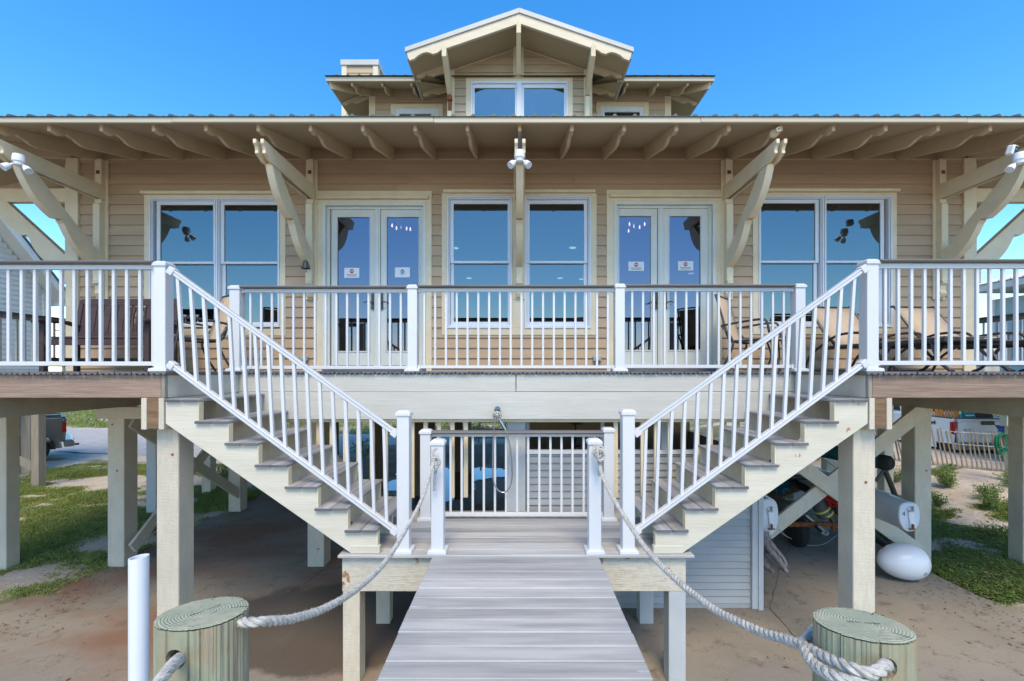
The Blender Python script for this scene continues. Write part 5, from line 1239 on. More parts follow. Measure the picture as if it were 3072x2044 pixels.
def rope(label, paths, r=.0145, name='rope', fuzz=0):
    t = thing(name, label, 'rope', paths[0][0])
    for path in paths:
        pts = bez(path, 22)
        # resample
        acc = [0]
        for i in range(1, len(pts)): acc.append(acc[-1]+(pts[i]-pts[i-1]).length)
        Ltot = acc[-1]; step = .006; n = int(Ltot/step); res = []; j = 0
        for i in range(n+1):
            s = i*step
            while j < len(acc)-2 and acc[j+1] < s: j += 1
            q = (s-acc[j])/max(1e-6, acc[j+1]-acc[j]); res.append(pts[j].lerp(pts[j+1], min(1, q)))
        t0 = (res[1]-res[0]).normalized(); ref = t0.cross(Vector((0, 0, 1)));
        if ref.length < .01: ref = Vector((1, 0, 0))
        ref.normalize(); frames = []
        for i in range(len(res)):
            tt = (res[min(i+1, len(res)-1)]-res[max(i-1, 0)]).normalized(); ref = (ref-tt*ref.dot(tt)).normalized(); frames.append((ref.copy(), tt.cross(ref)))
        pitch = .085
        for k in range(3):
            st = []
            for i, p in enumerate(res):
                a = 2*pi*(i*step/pitch)+2*pi*k/3; st.append(p+(frames[i][0]*cos(a)+frames[i][1]*sin(a))*r*.52)
            m = MB(); m.tube(st, r*.54, 7); m.build('strand', ROPE, t, smooth=True)
        if fuzz:
            rnd = random.Random(5); f = MB()
            for _ in range(int(Ltot*fuzz)):
                i = rnd.randrange(2, len(res)-2); a = rnd.uniform(0, 2*pi); d = (frames[i][0]*cos(a)+frames[i][1]*sin(a)); p = res[i]+d*r*.92
                e = p+d*rnd.uniform(.003, .009)+(res[i+1]-res[i]).normalized()*rnd.uniform(-.02, .02); sd_ = frames[i][0]*.0006; b_ = len(f.v); f.v += [p-sd_, p+sd_, e]; f.f.append((b_, b_+1, b_+2))
            o = f.build('loose_fibres', ROPE, t, fix=False); o['kind'] = 'stuff'
    return t
def RP3(u, Y, v): return P(u, v, Y)
pa = [P(1305, 1368, 3.90), P(1290, 1425, 3.72), P(1265, 1500, 3.36), P(1225, 1577, 2.94), P(1160, 1681, 2.45), P(1082, 1759, 2.04), P(990, 1818, 1.706), P(886, 1855, 1.45), P(800, 1864, 1.30), P(755, 1867, 1.27), Vector((xl_+.09, 1.30, Z(1872, 1.27)-.012))]
rope('left thick white rope sagging from the short post to the left piling', [pa], r=.0135, fuzz=900)
m_k = [P(1310, 1345, 3.93), P(1300, 1355, 3.90), P(1306, 1375, 3.885), P(1318, 1385, 3.89), P(1312, 1400, 3.87), P(1296, 1396, 3.87), P(1298, 1380, 3.86), P(1312, 1372, 3.86), P(1316, 1390, 3.86), P(1306, 1410, 3.87)]
rope('knot of the left rope on the short post with a hanging tail', [m_k, [P(1308, 1400, 3.89), P(1304, 1440, 3.91), P(1303, 1473, 3.93)]], r=.0135, name='rope_knot')
pb = [P(1795, 1355, 3.90), P(1800, 1400, 3.88), P(1812, 1440, 3.70), P(1850, 1512, 3.30), P(1912, 1609, 2.87), P(1963, 1675, 2.55), P(2024, 1735, 2.28), P(2080, 1782, 2.10), P(2150, 1833, 1.88), P(2220, 1868, 1.71), P(2290, 1899, 1.57), P(2360, 1919, 1.449), P(2420, 1943, 1.34), P(2477, 1973, 1.24), P(2547, 2003, 1.165), P(2610, 2020, 1.14), P(2650, 2003, 1.15), P(2660, 1992, 1.20)]
rope('right thick white rope sagging from the short post round the right piling', [pb, [P(2415, 1945, 1.33), P(2440, 1990, 1.25), P(2500, 2030, 1.16), P(2570, 2052, 1.13), P(2640, 2070, 1.13)], [P(2400, 1937, 1.37), P(2422, 1918, 1.41), P(2440, 1895, 1.45), P(2468, 1882, 1.50), P(2520, 1900, 1.52)]], r=.0155, fuzz=900)
m_k = [P(1788, 1335, 3.95), P(1782, 1352, 3.90), P(1790, 1372, 3.88), P(1806, 1362, 3.88), P(1808, 1345, 3.89), P(1796, 1340, 3.88), P(1788, 1360, 3.86), P(1798, 1382, 3.86), P(1812, 1372, 3.87), P(1806, 1352, 3.86), P(1792, 1350, 3.85), P(1794, 1376, 3.85)]
rope('bulky knot of the right rope on the short post with a hanging tail', [m_k, [P(1796, 1385, 3.89), P(1798, 1410, 3.92), P(1797, 1428, 3.93)]], r=.0135, name='rope_knot')
rope('white rope end coming out of the hole in the left piling', [[P(545, 1972, 1.22), P(528, 1985, 1.15), P(505, 2010, 1.09), P(480, 2044, 1.05), P(440, 2100, 1.0)]], r=.0150)
# white plastic pipe
Yp = 2.3; xc_, zt_ = X(416.5, Yp), Z(1671, Yp); r = 25.0/F*Yp
m = MB(); n = 36; vs = []
for (rr_, dz) in ((r, -zt_), (r, 0), (r-.006, 0), (r-.006, -1.0)):
    for k in range(n): a = 2*pi*k/n; vs.append((xc_+rr_*cos(a), Yp+rr_*sin(a), zt_+dz+(.004*cos(a) if dz == 0 else 0)))
m.add(vs, [(i*n+k, i*n+(k+1) % n, (i+1)*n+(k+1) % n, (i+1)*n+k) for i in range(3) for k in range(n)])
tag(m.build('plastic_pipe', WPL, smooth=True), 'upright open white plastic pipe left of the left piling', 'pipe')
# buoy
c = P(2706, 1686, 6.0); c.z = .245; t = thing('buoy', 'big white egg-shaped mooring buoy lying on the slab', 'buoy', (c.x, c.y, 0))
m = MB(); n = 40; L_ = .305; pr = []
for i in range(19): q = i/18; a = q*pi; x_ = -cos(a)*L_; rr_ = .275*sin(a)**.95*(.62+.42*q) if 0 < i < 18 else 0.0; pr.append((rr_, x_))
m.lathe(pr, c, n, 'x'); m.build('shell', WPL, t, smooth=True)
m = MB(); m.lathe([(0, -.0), (.022, 0), (.026, .006), (.022, .012)], c+Vector((.12, -.218, -.075)), 16, 'y'); m.build('plug', GALV, t)
# ---------------------------------------------------------------- deck furniture (built at the origin, facing -Y, then placed)
def place(t, x, y, z, rz): t.location = (x, y, z); t.rotation_euler = (0, 0, rz); WL[t.name] = Vector((x, y, z))
def mk(name, label, cat, group=None):
    return thing(name, label, cat, (0, 0, 0), group)
# bench
t = mk('bench', 'dark brown slatted garden bench with three cutouts in its back, behind the left railing', 'bench')
W2 = .66
def pb_(nm, *bx, mat=BENCHM, bev=.004):
    m = MB(); m.box(*bx); return m.build(nm, mat, t, bev=bev)
for s in (-1, 1):
    pb_('leg', s*W2-.03, s*W2+.03, -.02, .04, 0, .62)
    m = MB(); m.prism([(.42, 0), (.47, 0), (.47, .45), (.56, .98), (.51, .98), (.42, .45)], 'x', s*W2-.03, s*W2+.03); m.build('leg', BENCHM, t, bev=.004)
    m = MB(); m.prism([(-.10, .60), (-.11, .635), (-.06, .655), (.30, .665), (.50, .62), (.50, .59), (.28, .63), (-.04, .62)], 'x', s*W2-.045, s*W2+.045); m.build('arm', BENCHM, t, bev=.006)
    pb_('side_rail', s*W2-.02, s*W2+.02, .04, .42, .13, .18)
for k in range(5): m = MB(); m.bar((-W2+.03, .03+k*.095, .43-.005*k), (W2-.03, .03+k*.095, .43-.005*k), .085, .022); m.build('seat_slat', BENCHM, t, bev=.004)
pb_('apron', -W2+.03, W2-.03, -.012, .02, .33, .41); pb_('stretcher', -W2+.03, W2-.03, .42, .45, .13, .18)
def backp(z): return .44+(z-.45)*.17
m = MB(); m.bar((-W2-.0, backp(.95)+.005, .95), (W2, backp(.95)+.005, .95), .04, .09); m.build('top_rail', BENCHM, t, bev=.006)
m = MB(); m.bar((-W2+.03, backp(.50), .50), (W2-.03, backp(.50), .50), .035, .06); m.build('lower_rail', BENCHM, t, bev=.004)
for k in range(13):
    xx = -W2+.03+.05+k*(2*W2-.16)/12; wd = .044
    if k in (6, 7, 8):   # slats with lens-shaped cutouts between them
        for s in (-1, 1):
            pts = [(xx+s*wd, .53), (xx+s*wd, .905)]+[(xx+s*(.004+.016*sin(pi*q/8)), .86-.25*q/8) for q in range(9)]+[(xx+s*.004, .53)]
            m = MB(); vs = [(a, backp(b)-.01, b) for a, b in pts]+[(a, backp(b)+.01, b) for a, b in pts]; n = len(pts)
            m.add(vs, [tuple(range(n))[::-1], tuple(range(n, 2*n))]+[(i, (i+1) % n, n+(i+1) % n, n+i) for i in range(n)]); m.build('back_slat', BENCHM, t)
    else: m = MB(); m.bar((xx, backp(.53), .53), (xx, backp(.905), .905), wd*2, .02, up=(0, 1, 0)); m.build('back_slat', BENCHM, t, bev=.003)
place(t, -5.30, 5.72, DECK, 0)
# sling chair
def sling(par, pts, hw, mat=SLING):
    m = MB(); n = len(pts); vs = []
    for (y, z) in pts: vs += [(-hw, y, z), (-hw*.33, y, z-.006), (hw*.33, y, z-.006), (hw, y, z)]
    fs = [(4*i+k, 4*i+k+1, 4*i+5+k, 4*i+4+k) for i in range(n-1) for k in range(3)]; m.add(vs, fs)
    o = m.build('sling', mat, par, smooth=True); sm = o.modifiers.new('solid', 'SOLIDIFY'); sm.thickness = .006; return o
def chair(label):
    t = mk('sling_chair', label, 'chair', 'patio chairs with tan sling seats')
    sling(t, [(-.27, .42), (-.24, .435), (0, .41), (.20, .405), (.25, .43), (.30, .60), (.36, .80), (.42, 1.0)], .235)
    for s in (-1, 1):
        x = s*.25
        m = MB(); m.tube(bez([(x, -.28, .41), (x, .0, .40), (x, .22, .395), (x, .29, .50), (x, .36, .78), (x, .43, 1.02)], 5), .013, 8); m.build('side_frame', DBR, t, smooth=True)
        x2 = s*.29
        m = MB(); m.tube(bez([(x2, -.34, 0), (x2, -.27, .25), (x2, -.22, .50), (x2, -.19, .62), (x2, -.12, .65), (x2, .12, .63), (x2, .34, .60)], 5), .015, 8); m.build('front_leg', DBR, t, smooth=True)
        m = MB(); m.tube(bez([(x2, .36, 0), (x2, .24, .22), (x2, .20, .40), (x2, .34, .60)], 5), .014, 8); m.build('rear_leg', DBR, t, smooth=True)
    for (y, z) in ((-.27, .40), (.22, .385), (.43, 1.02)): m = MB(); m.tube([(-.29 if z < 1 else -.25, y, z), (.29 if z < 1 else .25, y, z)], .012, 8); m.build('crossbar', DBR, t)
    return t
c1 = chair('tan sling chair with dark curved arms between the bench and the left window'); place(c1, -4.10, 5.75, DECK, radians(-38))
c2 = chair('tan sling chair turned right in front of the right end window'); place(c2, 3.13, 5.95, DECK, radians(48))
# side table
t = mk('side_table', 'small dark round table between the right sling chair and the first lounger', 'table')
m = MB(); m.lathe([(0, .44), (.24, .44), (.25, .455), (.24, .465), (0, .465)], (0, 0, 0), 28); m.build('table_top', DBR, t)
for k in range(4): a = pi/4+k*pi/2; m = MB(); m.tube(bez([(cos(a)*.2, sin(a)*.2, .44), (cos(a)*.14, sin(a)*.14, .2), (cos(a)*.23, sin(a)*.23, 0)], 6), .012, 8); m.build('leg', DBR, t, smooth=True)
place(t, 3.62, 6.2, DECK, 0)
# loungers, head at -X, foot at +X
def lounger(label):
    t = mk('sling_lounger', label, 'lounger', 'reclining sling loungers on the right deck')
    hw = .29
    def strip(pts, nm):
        m = MB(); vs = []
        for (x, z) in pts: vs += [(x, -hw, z), (x, -hw*.3, z-.006), (x, hw*.3, z-.006), (x, hw, z)]
        m.add(vs, [(4*i+k, 4*i+k+1, 4*i+5+k, 4*i+4+k) for i in range(len(pts)-1) for k in range(3)]); o = m.build(nm, SLING, t, smooth=True); sm = o.modifiers.new('solid', 'SOLIDIFY'); sm.thickness = .006
    strip([(-.92, .88), (-.84, .78), (-.62, .50), (-.42, .345)], 'back_sling'); strip([(-.40, .335), (0, .33), (.5, .335), (.92, .345)], 'seat_sling')
    for s in (-1, 1):
        y = s*(hw+.018)
        m = MB(); m.tube(bez([(-.40, y, .33), (-.62, y, .49), (-.84, y, .775), (-.92, y, .885), (-.97, y, .895)], 5), .015, 8); m.build('back_frame', DBR, t, smooth=True)
        m = MB(); m.box(-.62, .96, y-.014, y+.014, .285, .335); m.build('side_rail', DBR, t, bev=.01)
        m = MB(); m.tube(bez([(-.98, y*1.1, 0), (-.86, y*1.12, .20), (-.60, y*1.14, .36), (-.32, y*1.15, .46), (.02, y*1.15, .45), (.12, y*1.1, .34)], 5), .016, 8); m.build('arm_rail', DBR, t, smooth=True)
        m = MB(); m.tube(bez([(.10, y, .30), (.22, y, .17), (.42, y, .02), (.47, y, .0)], 5), .017, 8); m.tube(bez([(.06, y, .0), (.16, y, .05), (.30, y, .22), (.36, y, .30)], 5), .017, 8); m.build('leg', DBR, t, smooth=True)
        m = MB(); m.tube(bez([(.80, y, .30), (.88, y, .12), (1.0, y, .0)], 5), .016, 8); m.build('leg', DBR, t, smooth=True)
        m = MB(); m.tube([(-.66, y*.95, .52), (-.45, y*.95, .30)], .010, 6); m.build('back_support', DBR, t)
    for (x, z) in ((-.97, .895), (-.42, .31), (.3, .30), (.94, .31), (-.98, .01)): m = MB(); m.tube([(x, -hw-.02, z), (x, hw+.02, z)], .013, 8); m.build('crossbar', DBR, t)
    return t
l1 = lounger('left sling lounger with raised tan back, partly behind the tall white newel post'); place(l1, 4.42, 5.40, DECK, radians(-86))
l2 = lounger('right sling lounger with raised tan back, beside the deck corner bracket'); place(l2, 5.60, 5.38, DECK, radians(-84))

# ---------------------------------------------------------------- catamaran and clutter under the deck
cat_ = thing('catamaran', 'pale grey beach catamaran stored under the deck, its two square sterns facing out', 'catamaran', (P(2520, 1550, 5.8).x, 7.5, .6))
def hull(cu, cv, Y0, w2, h2, num):
    c = P(cu, cv, Y0); rings = []; N_ = 22; K = 28
    m = MB(); sk_ = .10*(-1)
    prof_y = [0, .25, .8, 1.6, 2.6, 3.6, 4.4, 4.9]
    for j, dy in enumerate(prof_y):
        q = dy/4.9; ws = w2*(1-.06*q)*(1 if q < .5 else (1-((q-.5)/.5)**1.8*.9)); hs = h2*(1.08+.10*sin(q*pi))
        for k in range(K):
            a = 2*pi*k/K; ca, sa = cos(a), sin(a); e = .62
            px = ws*math.copysign(abs(ca)**.72, ca); pz = hs*math.copysign(abs(sa)**(.60 if sa > 0 else .85), sa); px *= (1-.30*max(0, -sa)**1.5)
            m.v.append(Vector((c.x+px-.10*dy*0-.02*pz, Y0+dy, c.z+pz+.05*sin(q*pi))))
    J = len(prof_y)
    m.f = [(j*K+k, j*K+(k+1) % K, (j+1)*K+(k+1) % K, (j+1)*K+k) for j in range(J-1) for k in range(K)]+[tuple(range((J-1)*K, J*K))]
    h_ = m.build('hull', PLAST, cat_, smooth=True)
    m = MB(); m.v = []
    for (sc_, dy) in ((1.0, 0), (.93, -.012), (0, -.012)):
        for k in range(K):
            a = 2*pi*k/K; ca, sa = cos(a), sin(a); px = w2*math.copysign(abs(ca)**.72, ca); pz = h2*1.08*math.copysign(abs(sa)**(.60 if sa > 0 else .85), sa); px *= (1-.30*max(0, -sa)**1.5)
            m.v.append(Vector((c.x+(px-.02*pz)*sc_, Y0+dy, c.z+pz*sc_)))
    m.f = [(j*K+k, j*K+(k+1) % K, (j+1)*K+(k+1) % K, (j+1)*K+k) for j in range(2) for k in range(K)]
    m.build('transom', surf('white_gelcoat', (.66, .69, .72), (.60, .63, .66), bump=.03, rough=.3, spec=.5), h_, smooth=False)
    m = MB(); m.prism([(c.x-.035, c.z+.12), (c.x+.05, c.z+.12), (c.x+.045, c.z-.17), (c.x-.0, c.z-.17)], 'y', Y0-.03, Y0-.0125); m.build('rudder_pad', WPL, h_, bev=.006)
    for dz in (.085, -.14):
        m = MB(); m.box(c.x-.03, c.x+.03, Y0-.05, Y0-.031, c.z+dz-.012, c.z+dz+.006); m.box(c.x+.004, c.x+.018, Y0-.06, Y0-.031, c.z+dz+.007, c.z+dz+.06); g_ = m.build('gudgeon', RUST if dz < 0 else GALV, h_); g_['kind'] = 'stuff'
    m = MB(); m.lathe([(0, -.018), (.010, -.017), (.010, -.0125)], (c.x+.06, Y0, c.z-.15), 10, 'y'); m.build('drain_plug', BLK, h_)
    if num: text_mesh('number', '4', .085, TXTM, h_, (c.x-.078, Y0-.0135, c.z+.04), ext=.0005)
hull(2727, 1551, 5.75, .135, .172, True)
hull(2307, 1551, 5.80, .118, .215, False)
for yy in (7.0, 8.4): m = MB(); m.tube([P(2300, 1500, 5.8)*0+Vector((X(2307, 5.8), yy, 1.12)), Vector((X(2727, 5.8), yy, 1.12))], .04, 12); m.build('crossbeam', BLK, cat_, smooth=True)
m = MB(); m.box(X(2307, 5.8)+.08, X(2727, 5.8)-.08, 7.0, 8.4, 1.10, 1.112); m.build('trampoline', BLK, cat_)
# trailer
tr = thing('boat_trailer', 'rusty boat trailer with a crossbar and small black tyre under the catamaran', 'trailer', (3.9, 7, 0))
a, b = P(2300, 1573, 6.9), P(2540, 1573, 6.9); m = MB(); m.bar(a, b, .05, .06); m.build('crossbar', RUST, tr)
m = MB(); m.bar(P(2498, 1545, 6.88), P(2500, 1595, 6.88), .04, .03, up=(0, 1, 0)); m.build('bracket', RUST, tr)
m = MB(); m.bar(P(2395, 1530, 8.6), P(2475, 1600, 6.35), .05, .05); m.build('tongue', DBR, tr)
m = MB(); pth = [P(2470, 1592, 6.38), P(2486, 1600, 6.34), P(2482, 1606, 6.3), P(2466, 1600, 6.34)]; m.tube(pth+[pth[0]], .008, 6); m.build('coupling', GALV, tr)
cw = P(2390, 1560, 7.15); cw.z = .25; m = MB(); m.lathe([(.09, -.09), (.20, -.085), (.245, -.05), (.25, 0), (.245, .05), (.20, .085), (.09, .09)], cw, 32, 'x'); w_ = m.build('tyre', TYRE, tr, smooth=True); m = MB(); m.lathe([(0, -.03), (.10, -.04), (.10, .04), (0, .03)], cw, 20, 'x'); m.build('rim', RUST, w_)
cw2 = cw+Vector((1.7, 0, 0)); m = MB(); m.lathe([(.09, -.09), (.20, -.085), (.245, -.05), (.25, 0), (.245, .05), (.20, .085), (.09, .09)], cw2, 32, 'x'); m.build('tyre', TYRE, tr, smooth=True)
# teal covered roll with black end cap on struts
t = thing('sail_roll', 'long teal cloth-covered roll with a black rubber end under the right deck', 'sail roll', P(2640, 1385, 6.9))
a, b = P(2440, 1345, 7.6), P(2655, 1392, 6.3); b = P(2655, 1388, 6.6)
m = MB(); m.tube([a, a.lerp(b, .5), b], [.12, .115, .105], 20); m.build('cover', TEAL, t, smooth=True)
d = (b-a).normalized(); m = MB(); m.tube([b-d*.04, b+d*.05, b+d*.09], [.112, .11, .075], 16); m.build('end_cap', TYRE, t, smooth=True)
m = MB(); m.tube([P(2652, 1405, 6.6), P(2672, 1452, 6.6), P(2690, 1500, 6.6)], .035, 10); m.tube([P(2650, 1412, 6.6), P(2626, 1444, 6.6)], .022, 8); m.build('strut', BLK, t, smooth=True)
# black pole with red rope, boot with yellow tape
t = thing('mast', 'black mast lying diagonally with a yellow-striped grey boot and red line', 'mast', P(2480, 1500, 6.9))
m = MB(); m.tube([P(2300, 1395, 8.2), P(2430, 1475, 7.0), P(2530, 1545, 6.6), P(2665, 1640, 6.55)], .055, 14); m.build('pole', BLK, t, smooth=True)
m = MB(); m.tube([P(2455, 1490, 6.75), P(2462, 1520, 6.75), P(2478, 1545, 6.75)], [.07, .11, .12], 18); m.build('boot', surf('grey_boot', (.10, .105, .11), bump=.1, rough=.6), t, smooth=True)
for q in (0, .35): 
    p0 = P(2464, 1524, 6.75).lerp(P(2478, 1543, 6.75), q*2); p1 = p0+(P(2478, 1543, 6.75)-P(2464, 1524, 6.75))*.22; m = MB(); m.tube([p0, p1], [.117+.006*q, .121], 18); m.build('stripe', YEL, t)
m = MB(); m.tube([P(2484, 1540, 6.7), P(2502, 1568, 6.65)], .035, 10); m.build('tip', BLK, t, smooth=True)
t = thing('red_rope_bundle', 'bundle of red rope wrapped over the black mast', 'rope', P(2470, 1490, 6.7))
rnd = random.Random(4)
for k in range(14):
    a = P(2442+rnd.uniform(-3, 6), 1486+rnd.uniform(-8, 8), 6.62); b = P(2520+rnd.uniform(-10, 6), 1520+rnd.uniform(-14, 12), 6.60); c_ = a.lerp(b, .5)+Vector((rnd.uniform(-.05, .05), -.04, rnd.uniform(.0, .09)))
    m = MB(); m.tube(bez([a, c_, b], 6), .008, 6); m.build('strand', REDR, t, smooth=True)
m = MB(); m.tube([P(2500, 1480, 6.66), P(2486, 1500, 6.58), P(2492, 1520, 6.58), P(2508, 1516, 6.64)], .02, 8); m.build('strand', REDR, t, smooth=True)
# boards and teal tarp behind
t = thing('lumber_pile', 'heap of old brown boards behind the cross brace', 'lumber', (3.9, 9, .6))
for (a, b, w_, mt) in ((P(2310, 1492, 8.4), P(2410, 1458, 8.0), .12, DWD), (P(2300, 1475, 8.6), P(2380, 1490, 8.4), .09, BRN), (P(2290, 1500, 8.8), P(2390, 1510, 8.5), .07, DWD), (P(2320, 1545, 8.3), P(2460, 1540, 8.0), .10, GWD), (P(2380, 1545, 7.9), P(2490, 1580, 7.6), .14, GWD), (P(2340, 1440, 8.8), P(2440, 1430, 8.8), .3, DWD)):
    m = MB(); m.bar(a, b, .12, w_); m.build('plank', mt, t)
m = MB(); m.box(3.0, 5.2, 8.8, 9.4, 0, .75); m.build('crate_stack', DWD, t)
m = MB(); vs = []; fs = []; n = 9
for i in range(n):
    for j in range(n): p = P(2325+(2395-2325)*i/(n-1), 1452-22*(i/(n-1))+34*j/(n-1), 8.15); vs.append(p+Vector((0, .12*mn.noise(Vector((i*.7, j*.7, 0))), .03*mn.noise(Vector((i*.9, j*.5, 7))))))
fs = [(i*n+j, (i+1)*n+j, (i+1)*n+j+1, i*n+j+1) for i in range(n-1) for j in range(n-1)]; m.add(vs, fs); o = m.build('tarp', surf('blue_tarp', (.02, .20, .30), (.015, .15, .24), bump=.3, rough=.4), None, smooth=True); tag(o, 'crumpled turquoise tarp on the old boards', 'tarp'); sm = o.modifiers.new('solid', 'SOLIDIFY'); sm.thickness = .01
# thin rope on the slab
m = MB(); m.tube(bez([P(2335, 1585, 6.0), P(2352, 1604, 6.4), (*gp(2385, 1624), .01), (*gp(2425, 1638), .01), (*gp(2462, 1637), .01), (*gp(2490, 1624), .01), (*gp(2520, 1600), .01)], 8), .006, 6); tag(m.build('thin_rope', ROPE, smooth=True), 'thin pale rope hanging from the left stern and lying on the concrete', 'rope')
# driftwood
t = thing('driftwood', 'grey twisted driftwood snag leaning beside the enclosure corner post', 'driftwood', (3.1, 5.6, 0))
DRF = surf('driftwood_grey', (.30, .275, .25), (.18, .16, .145), sc3=(20, 20, 4), bump=.9, bsc=(50, 50, 10), rough=.95, bdist=.02)
for pts, r_ in (([P(2288, 1600, 5.7), P(2305, 1640, 5.6), P(2335, 1680, 5.5), P(2362, 1718, 5.4)], [.06, .08, .055, .02]), ([P(2290, 1650, 5.7), P(2310, 1668, 5.6), P(2340, 1700, 5.5), P(2355, 1712, 5.45)], [.05, .05, .035, .015]), ([P(2296, 1610, 5.7), P(2320, 1640, 5.55), P(2350, 1675, 5.5), P(2360, 1700, 5.45)], [.03, .035, .025, .012]), ([P(2287, 1680, 5.7), P(2300, 1700, 5.6), P(2320, 1715, 5.5)], [.05, .04, .02])):
    pp = bez(pts, 7); rr = [r_[0]+(r_[-1]-r_[0])*i/(len(pp)-1) for i in range(len(pp))]; rr = [max(.008, q*(1+.35*mn.noise(Vector((i*.7, r_[0]*90, 0))))*1.1) for i, q in enumerate(rr)]
    m = MB(); m.tube(pp, rr, 12); m.build('limb', DRF, t, smooth=True)

# ---------------------------------------------------------------- sand fence, utility box, hose, person
t = thing('sand_fence', 'leaning grey slatted sand fence held by wires on the right slope', 'fence', (11, 11.5, .3))
FW = surf('fence_picket_wood', (.25, .205, .155), (.18, .15, .115), sc3=(20, 20, 3), bump=.4, bsc=(60, 60, 6), rough=.9, var=.15)
rnd = random.Random(2); pt = []; k = 0; tops = []
f0 = None; U = 2560
line = []
for i in range(48):
    q = i/47; x = 9.1+2.75*q+.10*sin(q*9); y = 13.2-2.9*q+.12*sin(q*7+1); line.append((x, y))
for i, (x, y) in enumerate(line):
    z = gz(x, y)-.03; lx = -.16+rnd.gauss(0, .03)-.05*sin(i*.13); hh = .95+rnd.uniform(-.05, .05)
    m = MB(); m.bar((x, y, z), (x+lx, y+.05, z+hh), .036, .009, up=(0, 1, 0)); m.build('picket', FW, t)
for hz_ in (.25, .62, .92):
    for dy in (-.012, .02): m = MB(); m.tube([(x-.16*hz_, y+.05*hz_+dy, gz(x, y)-.03+hz_) for x, y in line[::3]], .0035, 4); m.build('wire', GALV, t)
for i in (4, 45):
    x, y = line[i]; m = MB(); m.tube([(x, y+.05, 0), (x-.05, y+.05, gz(x, y)+1.15)], .035, 8); m.build('fence_post', GWD, t)
Yb_ = 9.7; t = thing('utility_box', 'grey metal utility box on a peeling white post at the right border', 'utility box', P(3042, 1420, Yb_))
a = P(3021, 1280, Yb_); b = P(3060, 1246, Yb_); m = MB(); m.box(a.x, b.x, Yb_, Yb_+.16, a.z, b.z); m.build('box', GALV, t, bev=.008); m = MB(); m.box(a.x-.008, b.x+.008, Yb_-.015, Yb_+.165, b.z+.0005, b.z+.012); m.build('lid', GALV, t)
m = MB(); m.box(X(3034, Yb_), X(3060, Yb_), Yb_+.02, Yb_+.14, .1, a.z-.001); m.build('post', TIMB, t, bev=.005)
t = thing('garden_hose', 'green garden hose coiled over the utility post', 'hose', P(3012, 1370, 9.65)); HG = surf('hose_green', (.01, .17, .09), (.01, .14, .07), bump=.05, rough=.4)
rnd = random.Random(6)
for k in range(9):
    cx_ = 3009+rnd.uniform(-7, 7); top = 1296+rnd.uniform(0, 10); bot = 1350+rnd.uniform(-12, 22); hwd = 17+rnd.uniform(-5, 6); yk = 9.62-.02*k
    pp = [P(cx_+hwd*sin(a_*2*pi/10)*(1 if True else 0), (top+bot)/2-(bot-top)/2*cos(a_*2*pi/10), yk) for a_ in range(11)]; m = MB(); m.tube(bez(pp, 4), .010, 7); m.build('loop', HG, t, smooth=True)
# person
sk_ = surf('skin', (.30, .155, .09), bump=.02, rough=.5); SH_ = surf('shirt_blue', (.12, .38, .75), (.10, .33, .68), bump=.3, bsc=(14, 14, 14), bdist=.02, rough=.8); JN = surf('shorts_blue', (.03, .09, .30), bump=.2, rough=.8); HR = surf('hair_dark', (.02, .015, .012), bump=.4, rough=.8)
Yp_ = 12.2; px = X(3020, Yp_); pz = gz(px, Yp_)
pr_ = thing('person', 'person in a light blue long-sleeved shirt and blue shorts behind the utility box', 'person', (px, Yp_, pz))
def skin(name, mat, verts, edges, rad, parent):
    me = bpy.data.meshes.new(name); me.from_pydata(verts, edges, []); o = bpy.data.objects.new(name, me); COL.objects.link(o)
    o.modifiers.new('skin', 'SKIN'); me.skin_vertices[0].data[0].use_root = True
    for i, r in enumerate(rad): me.skin_vertices[0].data[i].radius = (r, r)
    s = o.modifiers.new('sub', 'SUBSURF'); s.levels = 2; s.render_levels = 2; me.materials.append(mat)
    dg = bpy.context.evaluated_depsgraph_get(); dg.update(); m2 = bpy.data.meshes.new_from_object(o.evaluated_get(dg)); o.modifiers.clear(); o.data = m2; m2.name = name; m2.materials.clear(); m2.materials.append(mat)
    m2.polygons.foreach_set('use_smooth', [True]*len(m2.polygons)); o.parent = parent; WL[o.name] = WL[parent.name]; return o
S = 1.0
bv = [(0, 0, .92), (0, -.02, 1.10), (0, -.08, 1.32), (0, -.12, 1.46), (0, -.15, 1.56), (0, -.18, 1.68),
      (-.17, -.1, 1.42), (-.24, -.16, 1.18), (-.20, -.34, 1.02), (-.18, -.40, .97), (.17, -.1, 1.42), (.24, -.12, 1.16), (.22, -.28, .98), (.20, -.36, .95),
      (-.10, 0, .84), (-.11, -.02, .48), (-.11, .02, .09), (-.11, -.12, .03), (.10, 0, .84), (.11, -.02, .48), (.11, .02, .09), (.11, -.12, .03)]
be = [(0, 1), (1, 2), (2, 3), (3, 4), (4, 5), (3, 6), (6, 7), (7, 8), (8, 9), (3, 10), (10, 11), (11, 12), (12, 13), (0, 14), (14, 15), (15, 16), (16, 17), (0, 18), (18, 19), (19, 20), (20, 21)]
brad = [.13, .125, .135, .08, .055, .095, .055, .045, .034, .030, .055, .045, .034, .030, .085, .055, .04, .035, .085, .055, .04, .035]
skin('body', sk_, bv, be, brad, pr_)
skin('shirt', SH_, [bv[0], bv[1], bv[2], bv[3], bv[6], bv[7], tuple(a*.25+b*.75 for a, b in zip(bv[7], bv[8])), bv[10], bv[11], tuple(a*.25+b*.75 for a, b in zip(bv[11], bv[12]))], [(0, 1), (1, 2), (2, 3), (3, 4), (4, 5), (5, 6), (3, 7), (7, 8), (8, 9)], [.15, .15, .16, .10, .075, .065, .05, .075, .065, .05], pr_)
